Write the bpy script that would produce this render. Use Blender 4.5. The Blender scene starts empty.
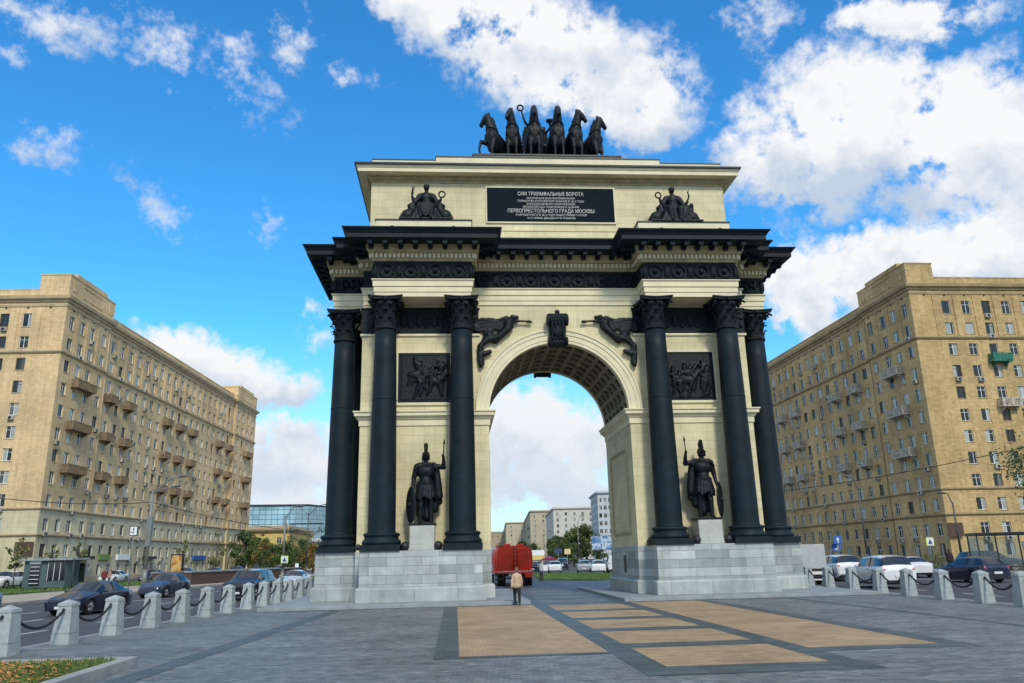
import bpy, bmesh, math, random
from mathutils import Vector, Matrix, noise
random.seed(7)
R=math.radians; PI=math.pi
sc=bpy.context.scene
COL=sc.collection
# ------------------------------------------------------------------ node helpers
class NT:
    def __init__(s,mat):
        s.t=mat.node_tree; s.n=s.t.nodes; s.l=s.t.links
    def new(s,typ,ins=None,**kw):
        nd=s.n.new(typ)
        for k,v in kw.items(): setattr(nd,k,v)
        if ins:
            for k,v in ins.items():
                sock=nd.inputs[k]
                if isinstance(v,bpy.types.NodeSocket): s.l.new(v,sock)
                else: sock.default_value=v
        return nd
    def math(s,op,a,b=None,c=None,clamp=False):
        nd=s.n.new('ShaderNodeMath'); nd.operation=op; nd.use_clamp=clamp
        for i,v in enumerate((a,b,c)):
            if v is None: continue
            if isinstance(v,bpy.types.NodeSocket): s.l.new(v,nd.inputs[i])
            else: nd.inputs[i].default_value=v
        return nd.outputs[0]
    def ramp(s,fac,stops,interp='LINEAR'):
        nd=s.n.new('ShaderNodeValToRGB'); nd.color_ramp.interpolation=interp
        e=nd.color_ramp.elements
        while len(e)<len(stops): e.new(0.5)
        for i,(p,c) in enumerate(stops):
            e[i].position=p; e[i].color=(c[0],c[1],c[2],1) if not isinstance(c,(int,float)) else (c,c,c,1)
        s.l.new(fac,nd.inputs[0]); return nd.outputs[0]
    def mix(s,fac,a,b,mode='MIX'):
        nd=s.n.new('ShaderNodeMix'); nd.data_type='RGBA'; nd.blend_type=mode
        for k,v in ((0,fac),(6,a),(7,b)):
            if isinstance(v,bpy.types.NodeSocket): s.l.new(v,nd.inputs[k])
            elif k==0: nd.inputs[0].default_value=v
            else: nd.inputs[k].default_value=(v[0],v[1],v[2],1)
        return nd.outputs[2]
def newmat(name):
    m=bpy.data.materials.new(name); m.use_nodes=True
    nt=NT(m); b=nt.n['Principled BSDF']; return m,nt,b
def noise_tex(nt,scale,detail=4,rough=0.6,vec=None,typ='Object'):
    if vec is None:
        tc=nt.new('ShaderNodeTexCoord'); vec=tc.outputs[typ]
    return nt.new('ShaderNodeTexNoise',{'Vector':vec,'Scale':scale,'Detail':detail,'Roughness':rough}).outputs['Fac']
def simple(name,col,rough=0.6,metal=0.0,var=0.15,nscale=3.0,bump=0.0,bscale=30,spec=0.5,rand=0.0,coat=0.0):
    m,nt,b=newmat(name)
    f=noise_tex(nt,nscale)
    k=nt.ramp(f,[(0.3,1-var),(0.7,1+var)])
    c=nt.mix(1.0,col,k,'MULTIPLY')
    if rand:
        oi=nt.new('ShaderNodeObjectInfo')
        kk=nt.math('MULTIPLY_ADD',oi.outputs['Random'],2*rand,1-rand)
        cc=nt.new('ShaderNodeCombineColor',{0:kk,1:kk,2:kk}).outputs[0]
        c=nt.mix(1.0,c,cc,'MULTIPLY')
    nt.l.new(c,b.inputs['Base Color'])
    b.inputs['Roughness'].default_value=rough; b.inputs['Metallic'].default_value=metal
    b.inputs['Specular IOR Level'].default_value=spec
    if coat: b.inputs['Coat Weight'].default_value=coat; b.inputs['Coat Roughness'].default_value=0.05
    if bump:
        f2=noise_tex(nt,bscale,5)
        bp=nt.new('ShaderNodeBump',{'Strength':bump,'Distance':0.05,'Height':f2})
        nt.l.new(bp.outputs[0],b.inputs['Normal'])
    return m
def wallcoord(nt,k=1.0):
    """u runs along any axis-aligned wall, v is height (object space)"""
    tc=nt.new('ShaderNodeTexCoord'); sp=nt.new('ShaderNodeSeparateXYZ',{0:tc.outputs['Object']})
    u=nt.math('ADD',sp.outputs[0],nt.math('MULTIPLY',sp.outputs[1],k))
    return nt.new('ShaderNodeCombineXYZ',{0:u,1:sp.outputs[2],2:0.0}).outputs[0],sp,tc
def masonry(name,c1,c2,cm,bw,bh,mortar,rough=0.7,bump=0.4,stain=0.25,offset=0.5,spec=0.4,zsplit=None,nsc=0.35):
    m,nt,b=newmat(name)
    v,sp,tc=wallcoord(nt)
    br=nt.new('ShaderNodeTexBrick',{'Vector':v,'Color1':(*c1,1),'Color2':(*c2,1),'Mortar':(*cm,1),'Scale':1.0,'Mortar Size':mortar,'Mortar Smooth':0.2,'Bias':0.0,'Brick Width':bw,'Row Height':bh},offset=offset,squash=1.0)
    col=br.outputs['Color']
    if zsplit:
        z0,ca,cb,cmm=zsplit
        br2=nt.new('ShaderNodeTexBrick',{'Vector':v,'Color1':(*ca,1),'Color2':(*cb,1),'Mortar':(*cmm,1),'Scale':1.0,'Mortar Size':mortar,'Mortar Smooth':0.2,'Brick Width':bw*2.2,'Row Height':bh*2.2},offset=offset)
        lt=nt.math('LESS_THAN',sp.outputs[2],z0)
        col=nt.mix(lt,col,br2.outputs['Color'])
    f=noise_tex(nt,nsc,6,0.65,tc.outputs['Object'])
    k=nt.ramp(f,[(0.3,1-stain),(0.68,1+stain*0.5)])
    col=nt.mix(1.0,col,k,'MULTIPLY')
    # rain streaks: noise stretched along the height
    mp=nt.new('ShaderNodeMapping',{0:tc.outputs['Object'],'Scale':(2.2,2.2,0.12)})
    s=noise_tex(nt,1.0,5,0.7,mp.outputs[0])
    k2=nt.ramp(s,[(0.42,1.0),(0.75,1-stain*0.9)])
    col=nt.mix(1.0,col,k2,'MULTIPLY')
    nt.l.new(col,b.inputs['Base Color']); b.inputs['Roughness'].default_value=rough
    b.inputs['Specular IOR Level'].default_value=spec
    g=noise_tex(nt,14,5,0.6,tc.outputs['Object'])
    h=nt.math('ADD',nt.math('MULTIPLY',br.outputs['Fac'],-1.0),nt.math('MULTIPLY',g,0.4))
    bp=nt.new('ShaderNodeBump',{'Strength':bump,'Distance':0.02,'Height':h}); nt.l.new(bp.outputs[0],b.inputs['Normal'])
    return m
M={}
M['cream']=masonry('cream_stone',(.68,.605,.365),(.75,.67,.425),(.53,.47,.285),1.1,.42,.009,rough=.75,bump=.35,stain=.20,nsc=.5)
M['cream2']=simple('cream_moulding',(.73,.665,.45),.7,var=.1,nscale=1.2,bump=.1)
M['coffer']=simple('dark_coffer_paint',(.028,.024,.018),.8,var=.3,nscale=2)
M['vault']=simple('dark_olive_vault_plaster',(.23,.195,.12),.8,var=.3,nscale=1.2,bump=.2)  # vault ribs in an olive brown darker than the wall cream
M['olive']=simple('shaded_cream_moulding',(.42,.365,.20),.8,var=.25,nscale=2.0,bump=.25)  # cream moulding with the shade under the cornices put into its colour
M['iron']=simple('black_cast_iron',(.0065,.0155,.0225),.55,.0,.4,1.2,bump=.10,bscale=8,spec=.22)
M['iron2']=simple('black_cast_iron_ornament',(.007,.013,.017),.6,.0,.4,5,bump=.8,bscale=14,spec=.25)
M['bronze']=simple('dark_bronze',(.0055,.0085,.011),.5,.0,.3,3,bump=.45,bscale=9,spec=.28)
M['stone']=masonry('grey_marble_blocks',(.30,.34,.335),(.52,.56,.55),(.17,.19,.19),1.55,.38,.010,rough=.55,bump=.35,stain=.26,nsc=.9)
M['stonep']=masonry('grey_marble_plinth_blocks',(.37,.41,.40),(.56,.59,.57),(.20,.22,.21),1.9,.64,.010,rough=.55,bump=.35,stain=.28,offset=.33,nsc=.9)
M['stonel']=simple('pale_plinth_stone',(.42,.44,.40),.6,var=.12,nscale=2,bump=.15)
M['roofm']=simple('dark_roof_metal',(.02,.03,.035),.45,var=.2)
M['slab']=simple('granite_slab',(.26,.29,.30),.7,var=.2,nscale=1.2,bump=.2)
M['bollard']=simple('grey_granite_bollard',(.34,.38,.38),.65,var=.18,nscale=6,bump=.3,bscale=60,rand=.08)
M['chain']=simple('black_chain_iron',(.01,.012,.014),.5,var=.2)
M['asphalt']=simple('asphalt',(.058,.062,.068),.8,var=.2,nscale=.6,bump=.35,bscale=45)
M['paint']=simple('road_marking_paint',(.6,.61,.6),.6,var=.3,nscale=3)
M['kerb']=simple('kerb_stone',(.30,.31,.30),.75,var=.2,nscale=2,bump=.2)
M['walk']=simple('beige_sidewalk',(.36,.31,.24),.85,var=.15,nscale=.5,bump=.2)
M['grass']=simple('grass_blades',(.085,.15,.03),.8,var=.45,nscale=.7)
M['soil']=simple('soil',(.07,.05,.03),.95,var=.3,bump=.3)
M['flower']=simple('orange_flowers',(.62,.27,.06),.7,var=.45,nscale=14)
M['white']=simple('white_paint',(.72,.72,.70),.5,var=.06)
M['plasticw']=simple('pale_conditioner_case',(.40,.38,.33),.5,var=.1,rand=.25)
M['pole']=simple('grey_galvanised_pole',(.20,.22,.21),.5,.3,var=.15)
M['poled']=simple('dark_pole',(.06,.07,.07),.5,var=.15)
M['bark']=simple('bark',(.07,.055,.04),.9,var=.3,nscale=8,bump=.5)
def leafmat(name,c):
    m,nt,b=newmat(name)
    g=nt.new('ShaderNodeNewGeometry')
    f=noise_tex(nt,.9,3)
    k=nt.math('ADD',nt.math('MULTIPLY',g.outputs['Random Per Island'],.9),nt.math('MULTIPLY',f,.9))
    col=nt.ramp(k,[(.2,[x*.5 for x in c]),(.9,[x*1.15 for x in c]),(1.5,[c[0]*2.0,c[1]*1.6,c[2]*1.2])])
    nt.l.new(col,b.inputs['Base Color']); b.inputs['Roughness'].default_value=.6
    b.inputs['Subsurface Weight'].default_value=0
    return m
M['leaf']=leafmat('tree_leaves',(.050,.095,.022)); M['leafd']=leafmat('dark_tree_leaves',(.045,.085,.022)); M['leafy']=leafmat('spring_leaves',(.075,.10,.025)); M['leafo']=leafmat('autumn_tinted_leaves',(.15,.105,.025))
def glassmat(name,dark,light,thr=.55,rough=.08):
    m,nt,b=newmat(name)
    g=nt.new('ShaderNodeNewGeometry'); oi=nt.new('ShaderNodeObjectInfo')
    r=nt.math('FRACT',nt.math('MULTIPLY_ADD',g.outputs['Random Per Island'],7.31,nt.math('MULTIPLY',oi.outputs['Random'],13.7)))
    col=nt.ramp(r,[(0,dark),(thr,[x*1.6 for x in dark]),(thr+.12,light),(1,[min(1,x*1.35) for x in light])])
    nt.l.new(col,b.inputs['Base Color']); b.inputs['Roughness'].default_value=rough; b.inputs['Specular IOR Level'].default_value=.5
    return m
M['glass']=glassmat('window_glass',(.014,.018,.018),(.30,.33,.31),.55,.18)
M['glassd']=simple('dark_car_glass',(.012,.016,.02),.06,var=.05,spec=.9)
M['frame_w']=simple('white_window_frame',(.78,.77,.72),.5,var=.05)
M['frame_d']=simple('brown_window_frame',(.10,.075,.05),.6,var=.1)
M['balc']=simple('weathered_balcony_concrete',(.24,.17,.10),.85,var=.35,nscale=2,bump=.3)
M['balcg']=simple('grey_balcony_concrete',(.46,.42,.35),.85,var=.35,nscale=2,bump=.3)
M['bL']=masonry('yellow_facade_tiles',(.70,.51,.265),(.83,.615,.34),(.50,.365,.20),.62,.30,.012,rough=.8,bump=.25,stain=.30,zsplit=(9.6,(.62,.56,.36),(.67,.61,.40),(.50,.43,.26)),nsc=.12)  # yellow ceramic tiles in their own colour, paler cream on the lower storeys
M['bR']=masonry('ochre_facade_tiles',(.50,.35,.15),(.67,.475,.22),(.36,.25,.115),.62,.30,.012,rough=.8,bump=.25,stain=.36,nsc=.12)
M['bLt']=simple('yellow_facade_trim',(.50,.395,.245),.8,var=.2,nscale=.6,bump=.2)
M['bRt']=simple('ochre_facade_trim',(.37,.275,.15),.8,var=.25,nscale=.6,bump=.2)
M['rubber']=simple('tyre_rubber',(.012,.012,.013),.8,var=.1)
M['rim']=simple('alloy_rim',(.35,.36,.37),.35,.7,var=.1)
M['hlight']=simple('headlight_glass',(.75,.78,.8),.1,var=.05,spec=.9)
M['tlight']=simple('red_taillight',(.45,.02,.015),.2,var=.1,spec=.8)
M['plate']=simple('number_plate_white',(.7,.7,.68),.5,var=.05)
M['black']=simple('black_plastic',(.015,.016,.018),.55,var=.1)
# ------------------------------------------------------------------ mesh builder
class MB:
    def __init__(s): s.v=[]; s.f=[]; s.m=[]; s.sm=[]
    def add(s,vs,fs,m=0,smooth=False):
        o=len(s.v); s.v+= [tuple(p) for p in vs]
        for f in fs: s.f.append([i+o for i in f]); s.m.append(m); s.sm.append(smooth)
        return s
    def box(s,x0,x1,y0,y1,z0,z1,m=0,T=None):
        vs=[(x,y,z) for x in(x0,x1) for y in(y0,y1) for z in(z0,z1)]
        if T is not None: vs=[T@Vector(p) for p in vs]
        return s.add(vs,[(0,1,3,2),(4,6,7,5),(0,4,5,1),(2,3,7,6),(0,2,6,4),(1,5,7,3)],m)
    def frustum(s,c,a0,a1,z0,z1,m=0,n=4,rot=None):
        vs=[]
        if n==4:
            for a,z in((a0,z0),(a1,z1)): vs+=[(c[0]-a,c[1]-a,z),(c[0]+a,c[1]-a,z),(c[0]+a,c[1]+a,z),(c[0]-a,c[1]+a,z)]
        return s.add(vs,[(0,3,2,1),(4,5,6,7),(0,1,5,4),(1,2,6,5),(2,3,7,6),(3,0,4,7)],m)
    def lathe(s,prof,c=(0,0,0),n=24,m=0,smooth=True,T=None,caps=True):
        vs=[];fs=[]
        for r,z in prof:
            for i in range(n):
                a=2*PI*i/n; p=Vector((r*math.cos(a),r*math.sin(a),z))
                if T is not None: p=T@p
                vs.append((c[0]+p.x,c[1]+p.y,c[2]+p.z))
        for k in range(len(prof)-1):
            for i in range(n):
                j=(i+1)%n; fs.append((k*n+i,k*n+j,(k+1)*n+j,(k+1)*n+i))
        s.add(vs,fs,m,smooth)
        if caps:
            o=len(s.v)-len(vs)
            s.f.append([o+i for i in range(n)][::-1]); s.m.append(m); s.sm.append(False)
            s.f.append([o+(len(prof)-1)*n+i for i in range(n)]); s.m.append(m); s.sm.append(False)
        return s
    def cyl(s,p0,p1,r0,r1=None,n=12,m=0,smooth=True):
        p0=Vector(p0);p1=Vector(p1); r1=r0 if r1 is None else r1
        d=p1-p0; L=d.length
        if L<1e-6: return s
        T=d.to_track_quat('Z','Y').to_matrix()
        return s.lathe([(r0,0),(r1,L)],p0,n,m,smooth,T)
    def tube(s,pts,r,n=8,m=0,closed=False):
        pts=[Vector(p) for p in pts]; N=len(pts); vs=[];fs=[]
        up=Vector((0,0,1))
        for i,p in enumerate(pts):
            if closed: d=pts[(i+1)%N]-pts[i-1]
            else: d=(pts[min(i+1,N-1)]-pts[max(i-1,0)])
            d.normalize(); a=d.cross(up)
            if a.length<.05: a=d.cross(Vector((0,1,0)))
            a.normalize(); b=d.cross(a)
            rr=r[i] if isinstance(r,(list,tuple)) else r
            for k in range(n):
                t=2*PI*k/n; vs.append(p+a*math.cos(t)*rr+b*math.sin(t)*rr)
        for i in range(N if closed else N-1):
            for k in range(n):
                j=(k+1)%n; i2=(i+1)%N; fs.append((i*n+k,i*n+j,i2*n+j,i2*n+k))
        s.add(vs,fs,m,True)
        if not closed:
            o=len(s.v)-len(vs); s.f.append([o+k for k in range(n)]); s.m.append(m); s.sm.append(False)
            s.f.append([o+(N-1)*n+k for k in range(n)][::-1]); s.m.append(m); s.sm.append(False)
        return s
    def ell(s,c,rad,m=0,n=12,rings=8,T=None):
        prof=[];vs=[];fs=[]
        for k in range(rings+1):
            t=-PI/2+PI*k/rings
            for i in range(n):
                a=2*PI*i/n; p=Vector((rad[0]*math.cos(t)*math.cos(a),rad[1]*math.cos(t)*math.sin(a),rad[2]*math.sin(t)))
                if T is not None: p=T@p
                vs.append((c[0]+p.x,c[1]+p.y,c[2]+p.z))
        for k in range(rings):
            for i in range(n):
                j=(i+1)%n; fs.append((k*n+i,k*n+j,(k+1)*n+j,(k+1)*n+i))
        return s.add(vs,fs,m,True)
    def cap(s,p0,p1,r0,r1=None,m=0,n=12):
        """capsule"""
        r1=r0 if r1 is None else r1
        s.cyl(p0,p1,r0,r1,n,m); s.ell(p0,(r0,)*3,m,n,6); s.ell(p1,(r1,)*3,m,n,6); return s
    def prism(s,poly,a0,a1,axis='z',m=0):
        """extrude 2D polygon along axis: z:(x,y) y:(x,z) x:(y,z)"""
        def P(p,a): return {'z':(p[0],p[1],a),'y':(p[0],a,p[1]),'x':(a,p[0],p[1])}[axis]
        n=len(poly); vs=[P(p,a0) for p in poly]+[P(p,a1) for p in poly]
        fs=[list(range(n))[::-1],[n+i for i in range(n)]]+[(i,(i+1)%n,n+(i+1)%n,n+i) for i in range(n)]
        return s.add(vs,fs,m)
    def loft(s,outl,levels,m=0,caps=(True,True)):
        """outl(e)->list of (x,y); levels [(e,z)]"""
        rings=[[(x,y,z) for x,y in outl(e)] for e,z in levels]; n=len(rings[0])
        vs=[p for r in rings for p in r]; fs=[]
        for k in range(len(rings)-1):
            for i in range(n): fs.append((k*n+i,k*n+(i+1)%n,(k+1)*n+(i+1)%n,(k+1)*n+i))
        if caps[0]: fs.append(list(range(n))[::-1])
        if caps[1]: fs.append([(len(rings)-1)*n+i for i in range(n)])
        return s.add(vs,fs,m)
    def mesh(s,name,mats,org=(0,0,0),merge=False):
        me=bpy.data.meshes.new(name)
        me.from_pydata([(x-org[0],y-org[1],z-org[2]) for x,y,z in s.v],[],s.f)
        for mt in mats: me.materials.append(mt)
        me.polygons.foreach_set('material_index',s.m); me.polygons.foreach_set('use_smooth',s.sm)
        me.update()
        bm=bmesh.new(); bm.from_mesh(me)
        if merge: bmesh.ops.remove_doubles(bm,verts=bm.verts,dist=.0005)
        bmesh.ops.recalc_face_normals(bm,faces=bm.faces); bm.to_mesh(me); bm.free()
        return me
    def build(s,name,mats,parent=None,org=(0,0,0),loc=(0,0,0),rot=0):
        if not isinstance(mats,(list,tuple)): mats=[mats]
        return link(name,s.mesh(name,mats,org),parent,loc,rot)
def link(name,me,parent=None,loc=(0,0,0),rot=0):
    o=bpy.data.objects.new(name,me); COL.objects.link(o); o.location=loc; o.rotation_euler=(0,0,rot)
    if parent: o.parent=parent
    return o
def empty(name,loc=(0,0,0),rot=0):
    o=bpy.data.objects.new(name,None); COL.objects.link(o); o.location=loc; o.rotation_euler=(0,0,rot); o.empty_display_size=.3
    return o
def tag(o,label,cat,group=None,kind=None):
    if label: o['label']=label
    if cat: o['category']=cat
    if group: o['group']=group
    if kind: o['kind']=kind
    return o
def struct(name,mb,mat):
    o=mb.build(name,mat); o['kind']='structure'; return o
def copy_tree(o,parent=None):
    c=o.copy(); COL.objects.link(c); c.parent=parent
    for ch in list(o.children): copy_tree(ch,c)
    return c
def bevel(o,w=.02,seg=2):
    md=o.modifiers.new('bevel','BEVEL'); md.width=w; md.segments=seg; md.limit_method='ANGLE'; return o
def sculpt(mb,voxel,smooth=4,dec=None,flat=None):
    """fuse overlapping solids into one continuous skin"""
    me=mb.mesh('tmp',[]); o=bpy.data.objects.new('tmp',me); COL.objects.link(o)
    r=o.modifiers.new('r','REMESH'); r.mode='VOXEL'; r.voxel_size=voxel; r.use_smooth_shade=True
    if smooth:
        s_=o.modifiers.new('s','SMOOTH'); s_.iterations=smooth; s_.factor=.5
    if dec:
        d=o.modifiers.new('d','DECIMATE'); d.ratio=dec
    dg=bpy.context.evaluated_depsgraph_get(); dg.update()
    out=bpy.data.meshes.new_from_object(o.evaluated_get(dg))
    bpy.data.objects.remove(o); bpy.data.meshes.remove(me)
    for p in out.polygons: p.use_smooth=True
    return out
def meshobj(name,me,mat,parent,loc=(0,0,0),rot=0):
    me=me.copy() if me.users else me
    me.name=name; me.materials.clear(); me.materials.append(mat)
    return link(name,me,parent,loc,rot)
def text_mesh(s,size,ext=.01,align='CENTER'):
    cu=bpy.data.curves.new('t','FONT'); cu.body=s; cu.size=size; cu.extrude=ext; cu.align_x=align; cu.align_y='CENTER'
    o=bpy.data.objects.new('t',cu); COL.objects.link(o)
    dg=bpy.context.evaluated_depsgraph_get(); dg.update()
    me=bpy.data.meshes.new_from_object(o.evaluated_get(dg)); bpy.data.objects.remove(o)
    return me
def text_part(name,s,size,mat,parent,loc,rotz=0,ext=.01,width=None,sx=1.0):
    """upright lettering facing -Y before rotz"""
    me=text_mesh(s,size,ext)
    if width:
        w=max(v.co.x for v in me.vertices)-min(v.co.x for v in me.vertices)
        for v in me.vertices: v.co.x*=width/w
    me.materials.clear(); me.materials.append(mat)
    o=link(name,me,parent,loc); o.rotation_euler=(PI/2,0,rotz); return o
SKY_SAT=1.25; SKY_VAL=2.35; SKY_TINT=(.46,.96,1.06); CLOUD=9.8; SUN_E=2.5; SUN_ANG=9.0; EXPO=-0.02
BLOBS=[(-29.5, 33.6, 4.8, 1.02, 4, 0.85), (-22.2, 34.0, 3.0, 1.105, -15, 0.85), (-15.8, 32.0, 2.4, 1.275, -28, 0.85), (-17.1, 34.4, 1.5, 0.68, 8, 0.6), (-13.4, 35.2, 1.4, 1.7, -17, 0.85), (-32.2, 30.4, 0.8, 0.6, 18, 0.6), (-28.0, 25.6, 0.9, 0.6, 13, 0.6), (-30.0, 25.5, 1.1, 0.6, 0, 0.6), (-21.7, 23.9, 1.5, 0.765, -32, 0.6), (-14.4, 23.2, 1.2, 1.19, 5, 0.85), (-8.1, 33.2, 1.5, 0.6, -11, 0.6), (5.7, 36.5, 12.3, 4.0, -16, 2.1), (13.8, 32.8, 6.4, 4.1, -7, 2.1), (-1.2, 38.1, 7.4, 2.0, -15, 2.1), (16.0, 29.9, 3.9, 1.7, -7, 2.1), (31.3, 27.9, 8.2, 4.8, -15, 2.1), (37.2, 25.1, 6.1, 5.2, -16, 2.1), (26.8, 25.6, 5.4, 3.4, -12, 2.1), (26.2, 36.0, 1.8, 0.8, -13, 0.62), (35.7, 33.3, 5.6, 1.6, -18, 2.1), (39.9, 20.7, 2.6, 2.5, -16, 2.1), (32.3, 18.1, 8.0, 2.9, -3, 2.1), (25.6, 16.8, 3.3, 3.1, -7, 2.1), (37.7, 18.0, 4.7, 2.4, -12, 2.1), (26.2, 21.6, 1.3, 0.8, -9, 0.62), (-17.1, 12.9, 5.4, 2.4, -17, 2.1), (-13.3, 11.4, 3.5, 1.8, 2, 2.1), (-11.7, 8.3, 2.7, 1.3, 0, 2.1), (-12.0, 6.2, 3.1, 1.2, 0, 2.1), (-10.9, 4.8, 2.8, 0.9, 0, 0.62), (-10.1, 15.0, 1.4, 0.8, 4, 0.62), (-10.1, 17.5, 0.8, 0.6, 9, 0.62), (6.3, 8.9, 5.1, 3.2, -2, 2.1), (4.0, 5.4, 3.6, 2.2, -2, 2.1), (7.6, 5.3, 3.6, 2.5, -2, 2.1), (10.7, 8.0, 2.1, 2.1, -3, 2.1), (-13.5, 6.5, 6.5, 3.0, -5, 2.1), (-10.5, 3.0, 6, 1.8, 0, 2.1), (5.5, 6.5, 7, 4.2, 0, 2.1), (9.5, 3.5, 6, 2.2, 0, 2.1)]
# ================================================================== THE ARCH
OY=5.08; HP=2.17
ORG=(0,OY,0)
arch=empty('triumphal_arch',ORG)
tag(arch,'triumphal arch of cream stone with black cast iron columns and black inscription plaque','triumphal arch')
def ap(name,mb,mats,bev=None,parent=None):
    o=mb.build(name,mats,parent or arch,ORG)
    if bev: bevel(o,bev)
    return o
def mir(pts): # mirror a half outline (right half, front centre -> outwards) around y=OY then x
    right=pts+[(x,2*OY-y) for x,y in reversed(pts)]
    return right+[(-x,y) for x,y in reversed(right)]
def ent(e):
    yA=1.70-e; x1=4.285-e; x2=9.117+e; yB=.338-e; XA=9.78+e; XC=11.38+e; yC=2.62-e
    return mir([(x1,yA),(x1,yB),(x2,yB),(x2,yA),(XA,yA),(XA,yC),(XC,yC)])
# masonry body with the vaulted passage
def arcpts(r,zc,a0,a1,n): return [(r*math.cos(a0+(a1-a0)*i/n),zc+r*math.sin(a0+(a1-a0)*i/n)) for i in range(n+1)]
ZC=8.68
b=MB()
poly=[(-9.75,HP+.001),(-9.75,14.4),(9.75,14.4),(9.75,HP+.001),(3.50,HP+.001),(3.50,ZC)]+arcpts(3.66,ZC,0,PI,40)+[(-3.50,ZC),(-3.50,HP+.001)]
b.prism(poly,1.82,2*OY-1.82,'y')
ap('wall',b,M['cream'])
# stone piers' bases and pedestals
def pier(e,s):
    pts=[(3.47-e,1.80-e),(3.96-e,1.80-e),(3.96-e,.12-e),(9.40+e,.12-e),(9.40+e,1.80-e),(9.79+e,1.80-e),(9.79+e,2.41-e),(11.71+e,2.41-e)]
    full=pts+[(x,2*OY-y) for x,y in reversed(pts)]
    return [(s*x,y) for x,y in full]
for s in(-1,1):
    b=MB(); b.loft(lambda e:pier(e,s),[(0,.60),(0,HP)]); ap('pedestal',b,M['stone'],.02)
    b=MB(); b.loft(lambda e:pier(e,s),[(.13,-.02),(.13,.56),(.06,.63),(.0,.66)],caps=(False,True)); ap('pedestal_plinth',b,M['stonep'],.02)
    # sunk panel and vent slot on the passage wall
    x=s*3.50
    b=MB()
    for y0,y1,z0,z1 in((3.0,7.2,6.85,6.97),(3.0,7.2,2.75,2.87),(3.0,3.12,2.87,6.85),(7.08,7.2,2.87,6.85)):
        b.box(min(x,x-s*.07),max(x,x-s*.07),y0,y1,z0,z1)
    ap('wall_panel_frame',b,M['olive'])
    b=MB(); b.box(min(x-s*.02,x-s*.06),max(x-s*.02,x-s*.06),4.6,5.0,.9,1.75); ap('vent_grille',b,M['roofm'])
# impost cornice round each pier
def impost(e,s):
    pts=[(3.50-e,1.82-e),(9.75+e,1.82-e)]
    full=pts+[(x,2*OY-y) for x,y in reversed(pts)]
    return [(s*x,y) for x,y in full]
for s in(-1,1):
    b=MB(); b.loft(lambda e:impost(e,s),[(.01,8.02),(.05,8.04),(.05,8.30),(.10,8.34),(.16,8.44),(.26,8.50),(.26,8.62),(.32,8.68),(.32,8.74),(.01,8.78)])
    ap('impost_cornice',b,M['cream2'])
# archivolts, front and back
for yy,sg in((1.82,-1),(2*OY-1.82,1)):
    b=MB(); n=48
    prof=[(3.47,.30*-sg),(3.47,.07),(3.60,.07),(3.62,.10),(3.86,.10),(3.88,.14),(4.04,.14),(4.08,.19),(4.15,.19),(4.15,-.02)]
    vs=[];fs=[]
    for i in range(n+1):
        a=PI*i/n
        for k,(r,d) in enumerate(prof):
            yv=yy+sg*d if k else yy-sg*.35
            vs.append((r*math.cos(a),yv,8.70+(r)*math.sin(a)-.0))
    K=len(prof)
    for i in range(n):
        for k in range(K-1): fs.append((i*K+k,i*K+k+1,(i+1)*K+k+1,(i+1)*K+k))
    b.add(vs,fs); ap('archivolt',b,M['cream2'])
# coffered vault
b=MB(); y0,y1=2.17,2*OY-2.17; n=60
def shell(r0,r1,a0,a1,ya,yb,seg,m=0):
    for i in range(seg):
        t0=a0+(a1-a0)*i/seg;t1=a0+(a1-a0)*(i+1)/seg
        vs=[]
        for t in(t0,t1):
            for r in(r0,r1):
                for y in(ya,yb): vs.append((r*math.cos(t),y,ZC+r*math.sin(t)))
        b.add(vs,[(0,1,5,4),(0,4,6,2),(1,3,7,5),(2,6,7,3)] ,m)
NY=6;W=(y1-y0)/NY
for k in range(NY+1):
    yc=y0+k*W; shell(3.50,3.66,0,PI,max(y0,yc-.11),min(y1,yc+.11),n)
NA=17
for k in range(NA+1):
    a=PI*k/NA; shell(3.512,3.66,max(0,a-.03),min(PI,a+.03),y0,y1,1)
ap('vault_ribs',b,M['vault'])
b=MB()
for k in range(NY):
    for j in range(NA):
        a=PI*(j+.5)/NA; yc=y0+(k+.5)*W
        T=Matrix.Rotation(PI/2-a,3,'Y')
        c=(3.63*math.cos(a),yc,ZC+3.63*math.sin(a))
        b.ell(c,(.13,.13,.05),0,8,4,T)
        # coffer floor
        for rr,hh in((.19,.40),):
            vs=[]
            for ta in(a-.0635,a,a+.0635):
                for y in(yc-.43,yc+.43): vs.append((3.645*math.cos(ta),y,ZC+3.645*math.sin(ta)))
            b.add(vs,[(0,1,3,2),(2,3,5,4)])
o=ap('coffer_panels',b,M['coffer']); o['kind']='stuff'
# keystones
for yy,sg in((1.82,-1),(2*OY-1.82,1)):
    b=MB()
    prof=[(0,11.95),(.30,11.95),(.42,12.1),(.45,12.35),(.36,12.6),(.42,12.9),(.62,13.2),(.66,13.4),(.60,13.52),(0,13.52)]
    if sg<0: P=[(yy-d,z) for d,z in prof]
    else: P=[(yy+d,z) for d,z in prof]
    b.prism(P,-.42,.42,'x')
    for s in(-1,1):
        b.cyl((s*.38,yy+sg*.40,12.15),(s*.50,yy+sg*.40,12.15),.22,n=16); b.cyl((s*.38,yy+sg*.45,13.25),(s*.54,yy+sg*.45,13.25),.30,n=18)
    for x in(-.27,-.09,.09,.27): b.cyl((x,yy+sg*.46,12.25),(x,yy+sg*.63,13.15),.07,n=8)
    b.box(-.48,.48,min(yy,yy+sg*.62),max(yy,yy+sg*.62),13.48,13.56); b.ell((0,yy+sg*.5,13.66),(.13,.13,.12))
    b.ell((0,yy+sg*.5,12.7),(.3,.12,.3))
    ap('keystone',b,M['iron2'],.02)
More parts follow.
